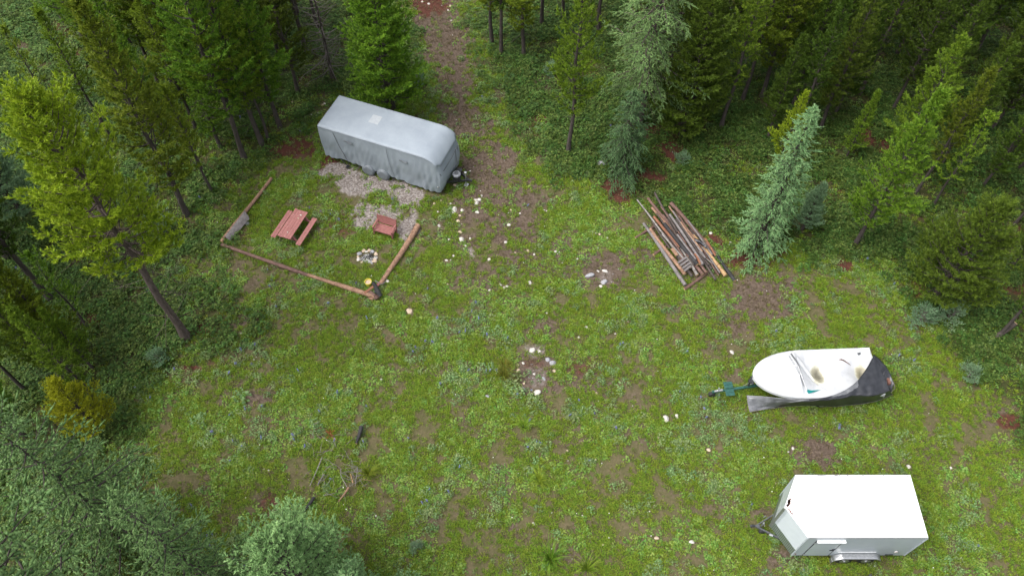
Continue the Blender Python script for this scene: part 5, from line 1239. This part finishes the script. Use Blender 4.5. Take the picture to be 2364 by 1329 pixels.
p, q_ = L4(590, 760, .54), L4(655, 848, .52); mb = MB(); mb.beam(p - (p + q_) / 2, q_ - (p + q_) / 2, .17, .04); o = mb.build('board', M_PEEL, None, bevel=.005); o.location = (p + q_) / 2
tag(o, 'wide tan board lying lengthwise above the four short grey boards', 'board')
p = L4(925, 700, .5); o = mb = MB(); mb.grid(loft([Vector((-.35, .3, .05)), Vector((0, .15, .1)), Vector((.35, -.2, .02))], [Vector((-.4, .1, 0)), Vector((0, -.05, .06)), Vector((.3, -.35, 0))], 20, 8, .08, .04, 4))
o = mb.build('black_plastic_scrap', M_TARP, None, smooth=True, solid=.004); o.location = p; tag(o, 'scrap of black plastic caught between the logs', 'plastic scrap')

# ------------------------------------------------------------------ things at the rail corner
q = at(851, 655, .12); BK = empty('bucket', (q.x, q.y, 0), 0, 'yellow bucket at the corner of the log rails', 'bucket')
M_YB = pm('yellow_plastic', (.62, .52, .05), (.74, .66, .10), 4, .4)
mb = MB(); R2 = [[Vector((math.cos(a) * r, math.sin(a) * r, z)) for a in np.linspace(0, 2 * math.pi, 25)] for r, z in ((.13, 0), (.165, .33), (.172, .33), (.172, .31))]
mb.grid(R2); mb.prism([(math.cos(a) * .128, math.sin(a) * .128) for a in np.arange(20) * math.pi / 10], .0, .02); mb.build('pail', M_YB, BK, smooth=False, solid=.006)
mb = MB(); mb.prism([(math.cos(a) * .152, math.sin(a) * .152) for a in np.arange(20) * math.pi / 10], .24, .25); mb.build('contents', M_STONET, BK)
log(at(861, 651, .50), at(879, 684, .15), .085, .13, M_CHAR, 'blackened stump chunk leaning at the corner of the log rails', cat='stump', name='stump', cut=M_DARKW, bend=.05)
for (a, b, r, lab, m_) in ((at(848, 672, .25), at(866, 682, .25), .09, 'hollow brown log round below the black stump', M_BROWN), (at(852, 686, .1), at(862, 690, .1), .07, 'small pinkish log round lowest at the rail corner', M_PEEL),
                           (at(866, 688, .16), at(872, 683, .3), .10, 'brown log round right of the hollow one', M_BROWN)):
    log(a, b, r, r, m_, lab, cat='log round', name='log_round', knots=0, cut=M_BROWN)
p, q_ = at(841, 676, .30), at(862, 661, .40); mb = MB(); mb.beam(p - (p + q_) / 2, q_ - (p + q_) / 2, .12, .04); o = mb.build('board', M_ORANGE, None, bevel=.005); o.location = (p + q_) / 2
tag(o, 'rust-red board propped beside the black stump', 'board')
p, q_ = at(868, 661, .25), at(878, 652, .25); mb = MB(); mb.beam(p - (p + q_) / 2, q_ - (p + q_) / 2, .14, .05); o = mb.build('board', M_REDX, None, bevel=.005); o.location = (p + q_) / 2
tag(o, 'short reddish board between black stump and thick peeled log', 'board')
mb = MB(); q = at(884, 653, .2); pts = [at(866, 647, .3), at(872, 651, .32), at(878, 655, .28), at(884, 655, .2), at(890, 650, .15)]; mb.tube([p_ - q for p_ in pts], .022, 6)
o = mb.build('white_rope', M_PALEW, None, smooth=True); o.location = q; tag(o, 'pale rope curling over the lower end of the thick log', 'rope')
rock(894, 650, 11, 'pale grey rock at the lower end of the thick peeled log', 'w', 1.1, z=.05); rock(890, 645, 8, 'small whitish rock touching the thick log end', 'w', 1.1, z=.05)
mb = MB(); q = at(886, 555, .02); mb.tube([at(880, 549, .03) - q, at(887, 554, .04) - q, at(896, 558, .04) - q, at(903, 558, .03) - q], .012, 5); o = mb.build('pale_stick', M_PALEW, None); o.location = q; tag(o, 'thin curved pale stick in front of the garden bench', 'stick')

# ------------------------------------------------------------------ burnt sticks and branches in the meadow
def J(x, y, z=.04): return at(680 + x * .1806, 960 + y * .1806, z + .08)
log(J(850, 130, .12), J(790, 350, .08), .11, .05, M_CHAR, 'burnt black log with jagged end in the lower meadow', bend=.03, knots=5)
log(J(250, 1030, .08), J(100, 1240, .08), .07, .05, M_CHAR, 'burnt black log near the pale mint-green fir', bend=.03, knots=4)
log(J(300, 880, .06), J(380, 740, .06), .03, .02, M_GREYW, 'grey branch above the burnt black log', knots=2)
log(J(345, 535, .08), J(195, 885, .05), .022, .016, M_PALEW, 'straight pale dead stick left of the broken branches', knots=2)
log(J(690, 910, .10), J(565, 1090, .05), .05, .02, M_PEEL, 'split tan branch with splintered lower end', knots=2)
log(J(745, 850, .12), J(718, 735, .14), .028, .015, M_YELW, 'bright yellow splintered branch tip', knots=0)
log(J(605, 670, .10), J(665, 905, .08), .012, .015, M_PALEW, 'thin curved pale twig left of the splintered branch', knots=1, bend=.12)
log(J(370, 1005, .05), J(510, 985, .05), .014, .01, M_PALEW, 'thin pale twig lying crosswise in the weeds', knots=1)
log(J(800, 650, .08), J(780, 860, .08), .03, .015, M_GREYW, 'grey twiggy branch above the splintered branch', knots=6)
log(J(870, 810, .05), J(1000, 830, .05), .012, .01, M_YELW, 'short straw-coloured twig right of the twiggy branch', knots=1)
q = J(450, 215); UP = empty('uprooted_sapling', (q.x, q.y, 0), 0, 'uprooted seedling with rust-red needles and bare forked root', 'sapling')
rg = np.random.default_rng(4); V, F, v, tip = needles(np.tile([[0, 0, .08]], (14, 1)), unit(rg.normal(size=(14, 3)) * [1, 1, .5] + [0, .2, .3]), np.full(14, .22), 22, .09, .02, .6, rg)
me = np_mesh('red_needles', V, F, dict(v=v, tip=tip)); link_mesh('dead_foliage', me, leaf_mat('rust_red_needles', (.20, .05, .02), (.32, .09, .04), (.42, .14, .06), trans=.2), UP)
mb = MB(); k_ = [J(490, 250, .08) - q, J(530, 300, .08) - q, J(590, 320, .05) - q]; mb.tube(k_, [.035, .025, .012], 6); mb.tube([J(495, 270, .08) - q, J(508, 330, .06) - q, J(520, 385, .04) - q], [.03, .02, .012], 6); mb.tube([Vector((0, 0, .1)), k_[0]], [.015, .03], 6)
mb.build('stem', M_YELW, UP, smooth=True)
rock(1388, 379, 27, 'flat dark blue-grey rock in the grass left of the dark sapling fir', 'g', .45, shape=3)
log(at(1720, 355, .1), at(1705, 400, .1), .05, .04, M_DARKW, 'fallen dark branch behind the silvery larch', knots=3) if False else None
log(at(2345, 745, 1.0), at(2300, 776, .15), .10, .14, M_DARKW, 'broken dark trunk leaning at the right edge', cat='fallen trunk', name='snag')

# ------------------------------------------------------------------ ground cover, last
bare = lambda d, g, r: np.clip(1.08 - 1.1 * d, .05, 1) * np.clip(1 - 1.1 * g, .06, 1) * np.clip(1 - 1.1 * r, .06, 1)
X, Y, rg, f = sample(480000, lambda x, y, d, g, r, c: bare(d, g, r) * (.2 + .8 * c) * np.clip(4.2 * (vn1.f(x, y, 1.3, 4) - .36), .08, 1), 21)
scatter('grass', 'short bright green grass covering the clearing', 'grass', tuft_mesh('grass_tuft', 1, 'grass'), GM['grass'], X, Y, rg.uniform(.6, 1.5, len(X)), rg)
X, Y, rg, f = sample(150000, lambda x, y, d, g, r, c: bare(d, g, r) * (.4 + .6 * c) * np.clip(6 * (vn2.f(x, y, .8, 4) - .46), 0, 1), 22)
scatter('weeds', 'low leafy green weeds spread through the grass', 'weeds', tuft_mesh('weed_rosette', 2, 'weed'), GM['weed'], X, Y, rg.uniform(.7, 1.7, len(X)), rg)
X, Y, rg, f = sample(60000, lambda x, y, d, g, r, c: bare(d, g, r) * (.35 + .4 * c) * np.clip(8 * (vn3.f(x, y, .9, 4) - .55), 0, 1), 23)
scatter('lupine_leaves', 'blue-green lupine clumps scattered over the clearing', 'plants', tuft_mesh('lupine_clump', 3, 'lupine'), GM['lupine'], X, Y, rg.uniform(.6, 1.35, len(X)), rg)
k = rg.random(len(X)) < .13 * np.exp(-((X + 9) / 9) ** 2 - ((Y - 15) / 7) ** 2) + .02
scatter('lupine_flowers', 'small blue lupine spikes dotted over the lower left meadow', 'flowers', tuft_mesh('lupine_spike', 4, 'spike'), GM['blue'], X[k], Y[k], rg.uniform(.7, 1.2, k.sum()), rg)
X, Y, rg, f = sample(120000, lambda x, y, d, g, r, c: (1 - c) * np.clip(1 - r, .05, 1) * np.clip(1 - d, .2, 1) * np.clip(4 * (vn2.f(x, y, .6, 4) - .33), .05, 1), 24)
scatter('forest_undergrowth', 'leafy undergrowth between the forest trunks, painted dark for canopy shade', 'undergrowth', tuft_mesh('undergrowth_clump', 5, 'shrublet'), GM['dark'], X, Y, rg.uniform(.6, 1.6, len(X)), rg)
X, Y, rg, f = sample(110000, lambda x, y, d, g, r, c: .09 * (1 - g) + .55 * d * (1 - g) + .1 * r, 25)
scatter('dry_grass', 'tan dry grass stalks among the green', 'grass', tuft_mesh('dry_tuft', 6, 'dry'), GM['dry'], X, Y, rg.uniform(.5, 1.2, len(X)), rg)
X, Y, rg, f = sample(2600, lambda x, y, d, g, r, c: c * .22 + .01, 26)
scatter('daisies', 'tiny white flowers dotted through the grass', 'flowers', tuft_mesh('daisy', 7, 'daisy'), GM['white'], X, Y, rg.uniform(.7, 1.3, len(X)), rg)
X, Y, rg, f = sample(90000, lambda x, y, d, g, r, c: np.clip(g * .8, 0, 1) + .02 * d, 27)
scatter('gravel', 'loose pale gravel beside the covered caravan', 'gravel', tuft_mesh('pebble', 8, 'pebble'), M_STONEG, X, Y, rg.uniform(.6, 1.6, len(X)), rg)


# fine dead twigs lying in the weeds (too many and too thin to tell apart)
mb = MB(); o_ = J(450, 750); tr_ = random.Random(6)
for i in range(70):
    x, y = (tr_.gauss(430, 130), tr_.gauss(620, 230)) if i % 2 else (tr_.gauss(780, 50), tr_.gauss(740, 90))
    a = tr_.uniform(0, 6.28); l = tr_.uniform(60, 190)
    p0, p1 = J(x, y, .05), J(x + math.cos(a) * l, y + math.sin(a) * l, .10); m_ = (p0 + p1) / 2 + Vector((tr_.uniform(-.08, .08), tr_.uniform(-.08, .08), .03))
    mb.tube([p0 - o_, m_ - o_, p1 - o_], [.012, .010, .005], 4)
o = mb.build('dead_twigs', M_DEAD, None); o.location = o_; tag(o, 'tangle of fine grey dead twigs lying in the lower left meadow', 'twigs', kind='stuff')
